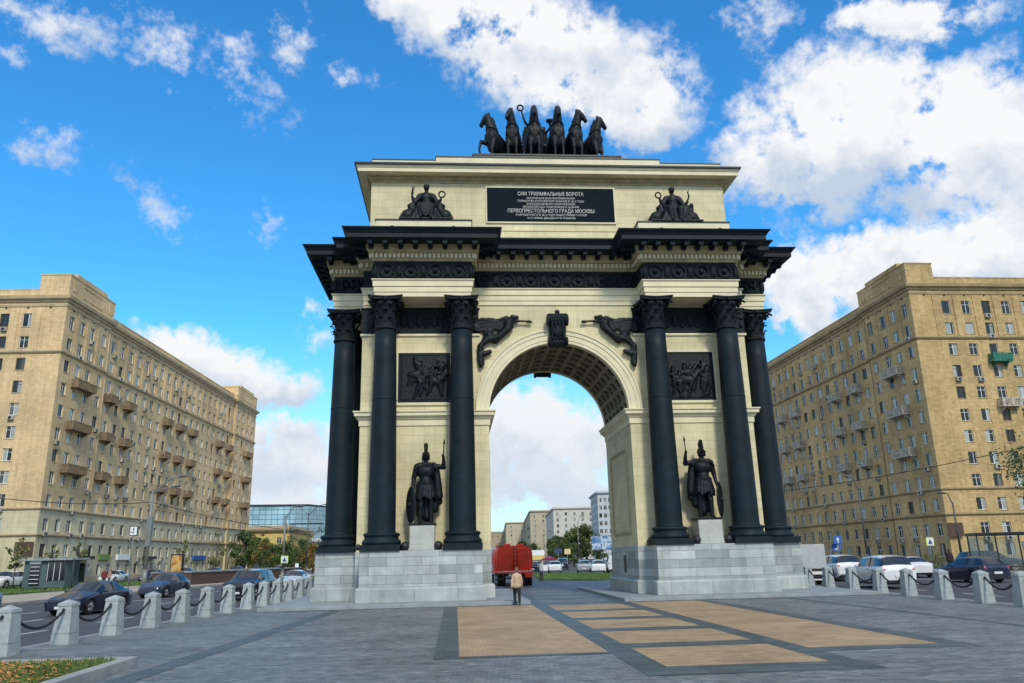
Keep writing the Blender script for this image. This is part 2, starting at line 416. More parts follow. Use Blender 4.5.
# columns
def leaf(b,base,out,z0,z1,w,curl,m=0):
    o=Vector(out); t=Vector((-o.y,o.x,0)); P=Vector(base); rows=[]
    for i in range(6):
        f=i/5; z=z0+(z1-z0)*(f if f<.85 else .85-(f-.85)*.8)
        rr=curl*(f**2.6); ww=w*(1-.12*f)*(1 if f<.8 else .75)
        c=P+o*(.03+rr); rows.append([(c-t*ww)-o*.03,(c)+o*.03,(c+t*ww)-o*.03]); 
        for q in rows[-1]: q.z=z
    vs=[p for r in rows for p in r]; fs=[]
    for i in range(5):
        for k in range(2): fs.append((i*3+k,i*3+k+1,i*3+k+4,i*3+k+3))
    b.add(vs,fs,m,True)
cap_b=MB(); Z0=12.62; Z1=14.17
cap_b.lathe([(.51,Z0-.06),(.57,Z0-.05),(.58,Z0),(.57,Z0+.05),(.50,Z0+.07),(.48,Z0+.3),(.50,Z0+.8),(.58,Z0+1.15),(.68,Z0+1.3)],n=24)
for i in range(8):
    a=2*PI*i/8+PI/8; leaf(cap_b,(.49*math.cos(a),.49*math.sin(a),0),(math.cos(a),math.sin(a),0),Z0+.07,Z0+.62,.17,.20)
for i in range(8):
    a=2*PI*i/8; leaf(cap_b,(.49*math.cos(a),.49*math.sin(a),0),(math.cos(a),math.sin(a),0),Z0+.3,Z0+1.02,.17,.27)
for i in range(4):
    a=PI/2*i+PI/4; o=Vector((math.cos(a),math.sin(a),0)); t=Vector((-o.y,o.x,0))
    leaf(cap_b,tuple(o*.5),tuple(o),Z0+.75,Z0+1.4,.14,.45)
    c=o*.93+Vector((0,0,Z0+1.16))
    pts=[c+o*(.17-.022*k)*math.cos(k*.7)+Vector((0,0,1))*(.17-.022*k)*math.sin(k*.7) for k in range(8)]
    cap_b.tube(pts,.055,6)
    a2=PI/2*i; o2=Vector((math.cos(a2),math.sin(a2),0)); cap_b.ell(tuple(o2*.74+Vector((0,0,Z0+1.38))),(.12,.12,.12),0,8,6)
    for sgn in(-1,1):
        aa=a2+sgn*.38; c=Vector((math.cos(aa)*.68,math.sin(aa)*.68,Z0+1.16)); cap_b.ell(tuple(c),(.1,.1,.1),0,8,6)
def abacus(e):
    pts=[]
    for i in range(4):
        a=PI/2*i-PI/4
        c0=Vector((math.cos(a),math.sin(a)))*1.2; c1=Vector((math.cos(a+PI/2),math.sin(a+PI/2)))*1.2
        nrm=Vector((math.cos(a+PI/4),math.sin(a+PI/4)))
        for k in range(9):
            f=k/8; p=c0.lerp(c1,.03+.94*f)-nrm*.17*math.sin(PI*f); p=p*(1+e); pts.append((p.x,p.y))
    return pts
cap_b.loft(abacus,[(-.06,Z1-.17),(-.05,Z1-.10),(0,Z1-.06),(0,Z1)])
sh_b=MB(); prof=[(.66,HP+.80),(.635,HP+.86),(.629,HP+.95)]
for k in range(1,11):
    f=k/10; prof.append((.629-.119*f**1.6,HP+.95+(Z0-.06-HP-.95)*f))
sh_b.lathe(prof,n=40)
for zz in(5.6,9.1): sh_b.lathe([(.0,zz),(.612-.02*(zz-5.6)/1.0*.35+.004,zz),(.612-.02*(zz-5.6)*.35+.004,zz+.03),(.0,zz+.03)],n=40,caps=False)
ba_b=MB(); ba_b.box(-.89,.89,-.89,.89,HP,HP+.28)
ba_b.lathe([(.86,HP+.28),(.89,HP+.36),(.87,HP+.46),(.80,HP+.50),(.78,HP+.54),(.76,HP+.62),(.80,HP+.66),(.84,HP+.72),(.80,HP+.79),(.68,HP+.82)],n=32)
cols=[]
for y in(.914,2*OY-.914):
    for x in(-8.512,-4.83,4.83,8.512): cols.append((x,y))
for y in(3.138,2*OY-3.138):
    for x in(-10.793,10.793): cols.append((x,y))
ms,mc,mb_=sh_b.mesh('column',[M['iron']]),cap_b.mesh('capital',[M['iron2']]),ba_b.mesh('column_base',[M['iron']])
for x,y in cols:
    c=link('column',ms,arch,(x,y-OY,0)); link('capital',mc,c); link('column_base',mb_,c)
# dark relief band behind the capitals and little base pilaster band
for s in(-1,1):
    def band(e,s=s):
        pts=[(4.0-e,1.82-e),(9.75+e,1.82-e)]; full=pts+[(x,2*OY-y) for x,y in reversed(pts)]; return [(s*x,y) for x,y in full]
    b=MB(); b.loft(band,[(.05,12.66),(.09,12.7),(.05,12.76),(.05,13.9),(.10,13.94),(.10,14.02),(.02,14.02)]); ap('relief_band',b,M['iron2'])
    b=MB(); b.loft(band,[(.01,12.52),(.09,12.55),(.09,12.655),(.02,12.655)]); ap('band_ledge',b,M['cream2'])
    # carved garlands on the band
    b=MB()
    for k in range(7):
        x=s*(4.6+k*.78)
        b.ell((x,1.74,13.35),(.16,.07,.36)); b.ell((x+.36,1.74,13.5),(.2,.06,.1)); b.ell((x+.36,1.74,13.1),(.12,.06,.16))
    ap('band_garlands',b,M['iron2'])
# entablature
b=MB(); b.loft(ent,[(-.06,14.17),(-.06,14.40),(-.02,14.405),(-.02,14.68),(.03,14.685),(.03,14.93),(.10,15.00),(.10,15.04),(-.02,15.04)]); ap('architrave',b,M['cream2'])
b=MB(); b.loft(ent,[(-.02,15.041),(-.02,15.97)],caps=(False,False)); ap('frieze',b,M['iron2'])
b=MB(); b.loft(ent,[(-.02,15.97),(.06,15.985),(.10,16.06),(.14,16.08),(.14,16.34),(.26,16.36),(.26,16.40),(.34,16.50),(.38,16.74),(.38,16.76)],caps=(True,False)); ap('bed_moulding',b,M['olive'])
b=MB(); b.loft(ent,[(.40,16.745),(1.22,16.75),(1.22,16.97),(1.26,16.99),(1.30,17.06),(1.40,17.16),(1.42,17.20),(1.42,17.235),(.2,17.30)]); ap('cornice',b,M['iron'])
def along(pts,period,inset=0.0):
    n=len(pts)
    for i in range(n):
        a=Vector(pts[i]);c=Vector(pts[(i+1)%n]);d=c-a;L=d.length
        if L<period*.8: continue
        d.normalize();nm=Vector((d.y,-d.x))
        k=max(1,round((L-2*inset)/period)); st=(L-2*inset)/k
        for j in range(k+1):
            yield a+d*(inset+st*j),d,nm
def oriented(b,p,d,nm,w,dep,z0,z1,m=0):
    q=[p-d*w/2,p+d*w/2,p+d*w/2+nm*dep,p-d*w/2+nm*dep]
    vs=[(v.x,v.y,z) for z in(z0,z1) for v in q]
    b.add(vs,[(0,3,2,1),(4,5,6,7),(0,1,5,4),(1,2,6,5),(2,3,7,6),(3,0,4,7)],m)
b=MB()
for p,d,nm in along(ent(.14),.215,.07): oriented(b,p-nm*.01,d,nm,.125,.10,16.11,16.33)
o=ap('dentils',b,M['cream2']); o['kind']='stuff'
rest=MB()
mod=sorted(along(ent(.36),.74,.25),key=lambda q:(q[0]-Vector((-5.2,-36))).length)
for i,(p,d,nm) in enumerate(mod):
    b=MB() if i<100 else rest
    oriented(b,p-nm*.02,d,nm,.25,.74,16.58,16.74)
    q=p+nm*.62; oriented(b,q-nm*.06,d,nm,.20,.14,16.52,16.582)
    q=p+nm*.20; oriented(b,q-nm*.2,d,nm,.20,.20,16.47,16.582)
    if i<100: ap('modillion',b,M['iron'])
o=ap('modillions',rest,M['iron']); o['kind']='stuff'
ep=ent(-.02)
for p,d,nm in along(ep,1.22,.62):
    b=MB()
    c=p+nm*.05; T=Vector((0,0,1))
    pts=[(c.x+d.x*.33*math.cos(t),c.y+d.y*.33*math.cos(t),15.5+.33*math.sin(t)) for t in[2*PI*k/16 for k in range(16)]]
    b.tube(pts,.065,6,closed=True)
    b.ell((c.x,c.y,15.5),(.13,.13,.13),0,8,6)
    for s in(-1,1):
        e=c+d*.56*s; b.ell((e.x,e.y,15.5),(.09,.09,.30),0,8,6); 
        e2=c+d*.47*s; b.cap((e2.x,e2.y,15.18),(e2.x+d.x*.1*s,e2.y+d.y*.1*s,15.82),.04,.03,0,6)
    for s in(-1,1):
        b.tube([(c.x+d.x*s*(.1+.09*k),c.y+d.y*s*(.1+.09*k),15.12+.015*(k-2.5)**2) for k in range(6)],.035,5)
    ap('frieze_wreath',b,M['iron2'])
# attic
def rect(hx,y): return lambda e:mir([(hx+e,y-e)])
b=MB(); b.loft(rect(9.55,2.17),[(.16,17.2),(.16,17.95),(.22,17.97),(.22,18.05),(.08,18.07),(.08,18.36),(.12,18.40),(0,18.44),(0,21.15)],caps=(False,False)); ap('attic_wall',b,M['cream'])
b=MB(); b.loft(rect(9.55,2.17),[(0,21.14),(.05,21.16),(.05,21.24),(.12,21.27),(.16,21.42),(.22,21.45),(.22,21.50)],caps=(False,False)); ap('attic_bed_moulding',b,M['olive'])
b=MB(); b.loft(rect(9.55,2.17),[(.21,21.495),(.66,21.50),(.66,21.68),(.70,21.72),(.76,21.84),(.78,21.90),(.1,21.92)],caps=(True,True)); ap('attic_cornice',b,M['cream2'])
b=MB(); b.loft(rect(9.55,2.17),[(.785,21.83),(.83,21.85),(.84,21.945),(.1,21.97)],caps=(True,True)); ap('cornice_flashing',b,M['roofm'])
b=MB()
for p,d,nm in along(rect(9.55,2.17)(.16),.19,.05): oriented(b,p-nm*.01,d,nm,.10,.05,21.30,21.40)
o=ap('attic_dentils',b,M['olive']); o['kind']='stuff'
b=MB(); b.loft(rect(9.55,2.25),[(0,21.95),(0,22.55)],caps=(False,True)); ap('parapet',b,M['cream2']); b=MB(); b.loft(rect(6.14,2.20),[(0,21.95),(0,22.74)],caps=(False,True)); ap('parapet',b,M['cream2'])
b=MB(); b.loft(rect(9.58,2.22),[(0,22.552),(0,22.61)]); ap('parapet_coping',b,M['roofm'])
b=MB(); b.loft(rect(6.18,2.16),[(0,22.742),(0,22.80)]); ap('parapet_coping',b,M['roofm'])
b=MB(); b.box(-4.08,4.10,2.85,7.3,22.82,23.24); ap('chariot_platform',b,M['cream2'])
b=MB(); b.box(-4.16,4.18,2.77,7.38,23.243,23.32); ap('platform_coping',b,M['roofm'])
# ledges above the column pairs
for yy,sg in((.62,1),(2*OY-.62,-1)):
    for s in(-1,1):
        xa,xb=sorted((s*4.3,s*9.1)); ya,yb=sorted((yy,yy+sg*1.37))
        b=MB(); b.box(xa,xb,ya,yb,17.24,18.30); ap('attic_ledge',b,M['cream2'])
        b=MB(); b.box(xa-.05,xb+.05,ya-.05 if sg>0 else ya,yb if sg>0 else yb+.05,18.303,18.36); ap('ledge_coping',b,M['roofm'])
# inscription plaque
b=MB(); b.box(-3.42,3.42,2.06,2.2,18.94,20.90); ap('plaque',b,simple('plaque_black',(.004,.011,.018),.7,var=.2,nscale=1,spec=.08),.01)
b=MB()
for z0,z1,x0,x1 in((18.86,18.935,-3.5,3.5),(20.905,20.98,-3.5,3.5),(18.935,20.905,-3.5,-3.425),(18.935,20.905,3.425,3.5)): b.box(x0,x1,2.08,2.2,z0,z1)
ap('plaque_frame',b,M['cream2'])
M['letter']=simple('gilt_white_letters',(.50,.51,.48),.5,var=.05)
lines=[("СИИ ТРИУМФАЛЬНЫЕ ВОРОТА",.30,3.55,20.53),("ЗАЛОЖЕНЫ В ЗНАК ВОСПОМИНАНИЯ",.155,2.6,20.28),("ТОРЖЕСТВА РОССИЙСКИХ ВОИНОВ В 1814 ГОДУ",.155,3.6,20.11),
("И ВОЗОБНОВЛЕНИЯ СООРУЖЕНИЕМ",.155,2.6,19.94),("ВЕЛИКОЛЕПНЫХ ПАМЯТНИКОВ И ЗДАНИЙ",.155,3.0,19.77),("ПЕРВОПРЕСТОЛЬНОГО ГРАДА МОСКВЫ",.30,4.65,19.54),
("РАЗРУШЕННОГО В 1812 ГОДУ НАШЕСТВИЕМ ГАЛЛОВ",.155,3.8,19.31),("И С НИМИ ДВАДЕСЯТИ ЯЗЫКОВ",.155,2.55,19.13)]
for s,sz,w,z in lines: text_part('inscription_line',s,sz,M['letter'],arch,(0,2.048-OY,z),0,.012,w)
# relief panels
def relief_mesh(seed):
    rnd=random.Random(seed); b=MB(); b.box(-1.14,1.14,.0,.14,-1.12,1.12)
    for k in range(13):
        x=rnd.uniform(-.95,.95); z=rnd.uniform(-.8,.35); h=rnd.uniform(.6,.85); tilt=rnd.uniform(-.25,.25)
        b.cap((x,-.02,z),(x+tilt*h,-.05,z+h*.55),.09,.12,0,8); b.ell((x+tilt*h*1.3,-.08,z+h*.8),(.09,.09,.11),0,8,6)
        a=rnd.uniform(-1.3,1.3); b.cap((x+tilt*h,-.08,z+h*.5),(x+tilt*h+.35*math.sin(a),-.12,z+h*.5+.3*math.cos(a)),.045,.035,0,6)
        b.cap((x,-.03,z),(x+rnd.uniform(-.25,.25),-.03,z-.4),.07,.05,0,6)
    for k in range(3):
        x=rnd.uniform(-.7,.7); z=rnd.uniform(-.3,.2); b.ell((x,-.03,z),(.42,.12,.2),0,10,6); b.cap((x+.3,-.06,z+.1),(x+.5,-.08,z+.42),.13,.08,0,8); b.cap((x+.5,-.08,z+.42),(x+.66,-.08,z+.34),.08,.05,0,8)
        for q in(-.3,-.2,.25,.35): b.cap((x+q,-.03,z-.1),(x+q+rnd.uniform(-.1,.1),-.03,z-.5),.05,.035,0,6)
    return sculpt(b,.035,2)
for s in(-1,1):
    b=MB(); xc=s*6.67; z0,z1=9.16,11.66; x0,x1=xc-1.28,xc+1.28
    for p in((x0-.1,x1+.1,z0-.12,z0),(x0-.1,x1+.1,z1,z1+.09),(x0-.1,x0,z0,z1),(x1,x1+.1,z0,z1)): b.box(p[0],p[1],1.72,1.83,p[2],p[3])
    ap('relief_frame',b,M['cream2'])
    b=MB()
    for p in((x0,x1,z0,z0+.12),(x0,x1,z1-.1,z1),(x0,x0+.08,z0+.12,z1-.1),(x1-.08,x1,z0+.12,z1-.1)): b.box(p[0],p[1],1.76,1.83,p[2],p[3])
    b.box(x0,x1,1.800,1.818,z0+.01,z1-.01)
    ap('relief_surround',b,M['iron'])
    me=relief_mesh(3+s); meshobj('battle_relief',me,M['bronze'],arch,(xc,1.70-OY+.03,10.41))
# flying victories in the spandrels
def victory(s):
    b=MB()
    def P(zx,zy,d=0): return (s*(1.31+(365-zx)*.00985)*-1 if s>0 else -(1.31+(365-zx)*.00985),0-d,13.27-(zy-160)*.0100)
    def P(zx,zy,d=0): return (-s*-(1.31+(365-zx)*.00985)*1.0,-d,13.27-(zy-160)*.0100)
    # wreath and arms
    b.cap(P(345,163,.1),P(365,165,.1),.07,.07); b.cap(P(340,160,.12),P(300,160,.12),.055,.06); b.cap(P(300,160,.12),P(255,165,.12),.07,.11)
    b.ell(P(270,143,.16),(.15,.14,.17)); b.ell(P(290,140,.12),(.15,.1,.12))
    b.cap(P(250,170,.12),P(245,200,.14),.22,.20); b.cap(P(245,200,.14),P(200,240,.12),.21,.19); b.cap(P(200,240,.12),P(130,262,.1),.19,.15)
    b.cap(P(140,255,.1),P(100,290,.1),.17,.14); b.cap(P(100,295,.1),P(98,330,.1),.14,.09); b.cap(P(98,330,.1),P(105,390,.1),.13,.12)
    b.cap(P(130,325,.12),P(150,320,.12),.12,.08); b.cap(P(110,345,.1),P(118,380,.1),.1,.08); b.ell(P(145,225,.1),(.3,.1,.18)); b.ell(P(215,210,.08),(.25,.1,.12))
    # wings
    for k in range(7):
        f=k/6; b.cap(P(235,150+f*25,.03),P(75+f*10,158+f*52+(8 if k%2 else 0),.03),.10,.045)
    b.cap(P(240,140,.06),P(210,150,.06),.12,.1); b.cap(P(120,145,.03),P(90,150,.03),.09,.06); b.ell(P(130,150,.03),(.2,.06,.1))
    b.cap(P(255,185,.1),P(180,262,.08),.22,.17); b.cap(P(150,235,.1),P(120,265,.08),.19,.14); b.cap(P(105,285,.1),P(108,335,.1),.14,.11); b.cap(P(120,330,.1),P(152,318,.1),.15,.12)
    for k in range(5): b.cap(P(215,163+8*k,.05),P(80+7*(k%2)*4,165+12*k,.03),.085,.04)
    b.ell(P(80,190,.03),(.18,.07,.26)); b.ell(P(150,150,.05),(.4,.07,.13)); b.ell(P(355,162,.1),(.17,.06,.10))
    return sculpt(b,.045,3)
for s in(-1,1):
    me=victory(s); meshobj('flying_victory_relief',me,M['bronze'],arch,(0,1.74-OY,0))
# raised granite platforms the piers stand on
for s in(-1,1):
    b=MB(); xa,xb=sorted((s*2.0,s*13.3)); b.box(xa,xb,-1.55,12.1,-.16,-.004)
    o=b.build('stone_platform',M['slab'],None,(s*7.6,5.2,-.15),(s*7.6,5.2,-.15)); bevel(o,.02)
    tag(o,'low grey granite platform under the %s pier of the arch'%('left' if s<0 else 'right'),'platform','granite platforms under the arch piers')
# ================================================================== STATUES
def T3(o,s=1.0,mx=1):
    return lambda x,y,z:(o[0]+mx*x*s,o[1]+y*s,o[2]+z*s)
def warrior(s,label):
    """s=-1: statue on the left pier; shield towards the outer side, spear towards the passage"""
    X=-1 if s<0 else 1      # mirror
    k=1.86
    P=lambda x,y,z:(X*x*k,y*k,z*k)     # +x = shield side
    root=empty('warrior_statue',(-6.53 if s<0 else 6.665,.98,3.27)); tag(root,label,'statue','bronze warriors between the columns')
    b=MB()
    # legs
    for sx,fy in((.13,-.06),(-.14,.02)):
        b.cap(P(sx,fy,.10),P(sx*.95,fy-.02,.48),.055*k,.07*k); b.cap(P(sx*.95,fy-.02,.48),P(sx*.75,0,.92),.075*k,.11*k)
        b.ell(P(sx*1.05,fy-.08,.05),(.06*k,.14*k,.05*k)); b.ell(P(sx,fy+.03,.32),(.068*k,.07*k,.14*k))
    b.cap(P(-.05,0,.93),P(.05,0,.93),.16*k,.16*k)
    b.cap(P(0,0,1.0),P(0,0,1.12),.165*k,.16*k); b.cap(P(-.05,-.0,1.32),P(.05,-.0,1.32),.19*k,.19*k); b.ell(P(0,-.07,1.33),(.19*k,.13*k,.14*k))
    b.cap(P(-.17,0,1.47),P(.17,0,1.47),.085*k,.085*k); b.cap(P(0,0,1.45),P(0,-.01,1.62),.07*k,.06*k)
    b.ell(P(0,-.02,1.68),(.085*k,.10*k,.12*k)); b.ell(P(0,-.12,1.66),(.018*k,.03*k,.03*k))
    # shield arm hangs down
    b.cap(P(.23,0,1.45),P(.30,.03,1.16),.078*k,.066*k); b.cap(P(.30,.03,1.16),P(.32,-.05,.90),.06*k,.042*k); b.ell(P(.325,-.07,.84),(.03*k,.04*k,.055*k))
    # spear arm raised
    b.cap(P(-.22,0,1.46),P(-.45,-.02,1.42),.075*k,.062*k); b.cap(P(-.45,-.02,1.42),P(-.44,-.10,1.66),.058*k,.042*k); b.ell(P(-.43,-.12,1.71),(.04*k,.045*k,.055*k))
    for q in range(4): b.cap(P(-.46+.01*q,-.15,1.67+.022*q),P(-.41,-.165,1.68+.022*q),.013*k,.011*k,0,6)
    meshobj('figure',sculpt(b,.035,3),M['bronze'],root)
    # cuirass skirt
    b=MB(); n=18
    for i in range(n):
        a=2*PI*i/n; c,sn=math.cos(a),math.sin(a)
        b.cap(P(.18*c,.15*sn,1.02),P(.255*c,.20*sn,.62+.04*(i%3)),.035*k,.04*k,0,6) if False else b.cap(P(.18*c,.15*sn,1.02),P(.255*c,.20*sn,.62+.04*(i%3)),.035*k,.04*k,0,6)
    b.lathe([(.19*k,1.0*k),(.20*k,1.06*k),(.18*k,1.08*k)],(0,0,0),20)
    for sgn in(-1,1):
        for i in range(4): b.cap(P(sgn*.2,-.09+.06*i,1.47),P(sgn*.29,-.1+.065*i,1.36),.03*k,.025*k,0,6)
    meshobj('armour_skirt',sculpt(b,.04,1),M['bronze'],root)
    # cape behind, falling on the spear side
    b=MB()
    for i in range(7):
        f=i/6; x0=.12-.34*f; b.cap(P(x0*.9-.02,.13,1.45),P(x0*1.1-.10,.16+.03*math.sin(i*2),.42+.16*f),.075*k,.085*k,0,8)
    b.cap(P(.16,.12,1.0),P(.13,.14,.30),.10*k,.12*k); b.cap(P(0,.14,1.0),P(-.03,.15,.22),.12*k,.13*k); b.cap(P(-.26,.06,1.35),P(-.33,.08,.72),.09*k,.11*k); b.cap(P(-.2,.1,.8),P(-.22,.12,.4),.12*k,.10*k)
    b.cap(P(-.05,-.1,1.49),P(-.2,-.02,1.5),.05*k,.06*k); b.cap(P(-.28,.1,1.2),P(-.30,.12,.62),.08*k,.07*k)
    meshobj('cape',sculpt(b,.045,2),M['bronze'],root)
    # helmet with tall crest
    b=MB(); b.ell(P(0,0,1.72),(.105*k,.125*k,.115*k)); b.box(-.10*k,.10*k,-.13*k,-.1*k,1.70*k,1.74*k)
    for i in range(9):
        a=-.6+2.6*i/8; r=.15; b.cap(P(0,-.02-r*math.sin(1.1-a)*.8+.02,1.75+r*math.cos(1.1-a)*.6),P(0,.0-(r+.1)*math.sin(1.1-a)*.75,1.78+(r+.09)*math.cos(1.1-a)),.025*k,.03*k,0,6)
    b.cap(P(0,-.05,1.80),P(0,-.04,1.99),.045*k,.055*k); b.cap(P(0,.02,1.80),P(0,.05,1.94),.045*k,.05*k)
    for sgn in(-1,1): b.ell(P(sgn*.085,-.05,1.65),(.02*k,.05*k,.07*k))
    meshobj('helmet',sculpt(b,.03,1),M['bronze'],root)
    # oval shield standing on the plinth
    b=MB(); T=Matrix.Rotation(X*.85,3,'Z')
    b.ell(P(.36,-.10,.50),(.19*k,.045*k,.45*k),0,20,12,T); b.ell(P(.38,-.15,.50),(.05*k,.05*k,.07*k),0,10,6)
    b.build('shield',M['bronze'],root)
    b=MB(); b.cyl(P(-.425,-.14,1.36),P(-.455,-.14,2.0),.016*k,.014*k,8); b.cyl(P(-.455,-.14,2.0),P(-.462,-.14,2.13),.03*k,.003*k,8)
    b.build('spear',M['bronze'],root)
    b=MB(); b.cap(P(.2,.02,.98),P(.24,.16,.55),.022*k,.012*k,0,6); b.cyl(P(.18,-.03,1.02),P(.2,.05,.98),.04*k,.03*k,8); b.build('sword',M['bronze'],root)
    b=MB(); b.box(-.34*k,.34*k,-.24*k,.24*k,-.005*k,.055*k); o=b.build('bronze_base',M['bronze'],root); bevel(o,.02); o.location.x=-.135 if s<0 else 0
    p=empty('statue_pedestal',(s*6.665,.98,HP)); tag(p,'pale stone block under the %s bronze warrior'%('left' if s<0 else 'right'),'pedestal','pale pedestals of the warriors')
    b=MB(); b.box(-.56,.56,-.50,.50,.26,1.085); bevel(b.build('block',M['stonel'],p),.015)
    b=MB(); b.box(-.63,.63,-.57,.57,.003,.257); bevel(b.build('foot_moulding',M['stonel'],p),.03)
warrior(-1,'bronze helmeted warrior with oval shield standing on the left pier')
warrior(1,'bronze helmeted warrior with raised spear standing on the right pier')
def seated(s,label):
    k=1.0; root=empty('seated_statue_group',(6.38 if s>0 else -6.60,1.22,18.37)); tag(root,label,'statue','seated bronze groups above the cornice')
    P=lambda x,y,z:(x,y,z)
    b=MB()
    b.ell(P(0,-.02,2.02),(.15,.17,.19)); b.ell(P(0,-.19,2.0),(.03,.04,.04)); b.cap(P(0,0,1.70),P(0,0,1.9),.10,.085)
    b.cap(P(-.28,0,1.58),P(.28,0,1.58),.15,.15); b.cap(P(0,0,1.5),P(0,-.02,1.05),.30,.26); b.ell(P(0,-.16,1.42),(.27,.15,.17))
    b.cap(P(-.2,-.05,.85),P(.2,-.05,.85),.32,.32)
    for sx in(-.22,.22): b.cap(P(sx,-.1,.82),P(sx*1.2,-.52,.74),.22,.19); b.cap(P(sx*1.2,-.52,.74),P(sx*1.1,-.5,.12),.19,.15); b.ell(P(sx*1.1,-.62,.07),(.1,.2,.08))
    # arms
    b.cap(P(-.36,0,1.55),P(-.60,-.1,1.12),.15,.12); b.cap(P(-.60,-.1,1.12),P(-.72,-.2,1.42),.11,.08); b.ell(P(-.73,-.2,1.5),(.06,.06,.09))
    b.cap(P(.36,0,1.55),P(.60,-.1,1.05),.15,.12); b.cap(P(.60,-.1,1.05),P(.74,-.2,1.30),.11,.08); b.ell(P(.76,-.2,1.36),(.06,.06,.08))
    for sg in(-1,1):
        for q in range(4): b.cap(P(sg*.74-.03+.02*q,-.25,1.40),P(sg*.74-.03+.02*q,-.26,1.50),.014,.012,0,6)
    meshobj('figure',sculpt(b,.035,3),M['bronze'],root)
    b=MB()
    for i in range(13):
        f=i/12; x=-.62+1.24*f; b.cap(P(x*.55,-.28,.85),P(x*1.15,-.48+.08*math.sin(i*1.9),.10),.12,.11,0,8)
    b.cap(P(-.35,.1,1.4),P(-.62,.1,.5),.14,.2); b.cap(P(.35,.1,1.4),P(.62,.1,.5),.14,.2)
    meshobj('robe',sculpt(b,.045,2),M['bronze'],root)
    b=MB(); b.ell(P(0,.0,2.10),(.17,.18,.13)); b.ell(P(0,.13,2.02),(.12,.1,.14))
    for i in range(7):
        a=2*PI*i/7; b.cap(P(.13*math.cos(a),.13*math.sin(a)-.02,2.15),P(.15*math.cos(a),.15*math.sin(a)-.02,2.25),.02,.008,0,6)
    meshobj('hair_and_crown',sculpt(b,.03,1),M['bronze'],root)
    # trophies either side
    for sg in(-1,1):
        b=MB()
        for i in range(6):
            f=i/5; b.cap(P(sg*(.62+.62*f),.0,.06),P(sg*(.58+.50*f),-.05,.62-.32*f**2),.16,.17,0,8)
        b.ell(P(sg*.95,-.1,.40),(.36,.3,.36)); b.ell(P(sg*1.16,-.05,.26),(.24,.26,.30)); b.ell(P(sg*.70,-.1,.72),(.26,.24,.26)); b.cap(P(sg*.66,-.08,.6),P(sg*.70,-.1,1.02),.2,.16)
        if s>0 and sg>0: b.cap(P(.92,-.1,.6),P(.96,-.12,.95),.15,.12); b.ell(P(.96,-.14,1.08),(.13,.14,.17)); b.cap(P(.96,0,1.2),P(.97,.04,1.36),.05,.02)
        else: b.ell(P(sg*.86,-.2,.9),(.12,.14,.14))
        meshobj('trophy',sculpt(b,.04,2),M['bronze'],root)
    b=MB()
    if s<0:
        sh=[(0,.10),(.16,.22),(.25,.5),(.28,.86),(.14,.84),(0,.92),(-.14,.84),(-.28,.86),(-.25,.5),(-.16,.22)]
        b.prism(sh,-.76,-.68,'y'); b.prism([(x*.7,.5+(z-.5)*.72) for x,z in sh],-.79,-.755,'y')
    else:
        T=Matrix.Rotation(.5,3,'Y'); b.ell((.42,-.5,.55),(.28,.08,.42),0,16,8,T)
    bevel(b.build('shield',M['bronze'],root),.02)
    b=MB(); a0=[(P(.80+.16*math.cos(t),-.2,1.58+.17*math.sin(t))) for t in[2*PI*i/18 for i in range(18)]]; b.tube(a0,.042,6,closed=True); b.build('wreath',M['bronze'],root) if s<0 else None
    b=MB()
    if s<0:
        b.tube([P(-.73,-.2,1.4),P(-.72,-.2,1.75),P(-.66,-.2,2.02)],[.05,.05,.015],6)
        for q in range(5): b.cap(P(-.725,-.2,1.5+.1*q),P(-.62+.02*q,-.22,1.68+.09*q),.02,.008,0,5); b.cap(P(-.725,-.2,1.5+.1*q),P(-.80+.02*q,-.22,1.64+.09*q),.02,.008,0,5)
        b.build('palm_branch',M['bronze'],root)
    else:
        a0=[(P(-.80+.15*math.cos(t),-.2,1.66+.16*math.sin(t))) for t in[2*PI*i/18 for i in range(18)]]; b.tube(a0,.042,6,closed=True); b.build('wreath',M['bronze'],root)
        b=MB(); b.cap(P(.76,-.2,1.36),P(.86,-.2,1.62),.05,.04); b.cap(P(.86,-.2,1.62),P(.80,-.2,1.85),.045,.03); b.cap(P(.82,-.2,1.82),P(.76,-.2,1.98),.02,.01); b.cap(P(.82,-.2,1.82),P(.88,-.2,1.98),.02,.01); b.build('raised_staff',M['bronze'],root)
    b=MB(); b.box(-1.35,1.35,-.72,.45,-.003,.07); b.build('bronze_base',M['bronze'],root)
seated(-1,'seated bronze woman with wreath, palm branch and shield above the left column pair')
seated(1,'seated bronze woman raising one hand, wreath in the other, above the right column pair')
# a trophy figure on the flank ledge whose sword stands up against the sky at the far left
root=empty('armour_trophy',(-10.25,4.7,17.5)); tag(root,'small bronze armour trophy with upright blade at the left end of the cornice','statue')
b=MB(); b.ell((0,0,.35),(.45,.6,.38)); b.ell((.1,-.3,.7),(.28,.3,.3)); b.cap((-.15,-.35,.5),(-.15,-.35,1.0),.12,.08); meshobj('trophy_body',sculpt(b,.05,2),M['bronze'],root)
b=MB(); b.box(-.19,-.11,-.40,-.36,.9,1.9); b.box(-.32,.02,-.41,-.35,.98,1.05); b.build('blade',M['bronze'],root)
b=MB(); b.box(-.5,.5,-.7,.7,-.3,.03); b.build('trophy_base',M['iron'],root)
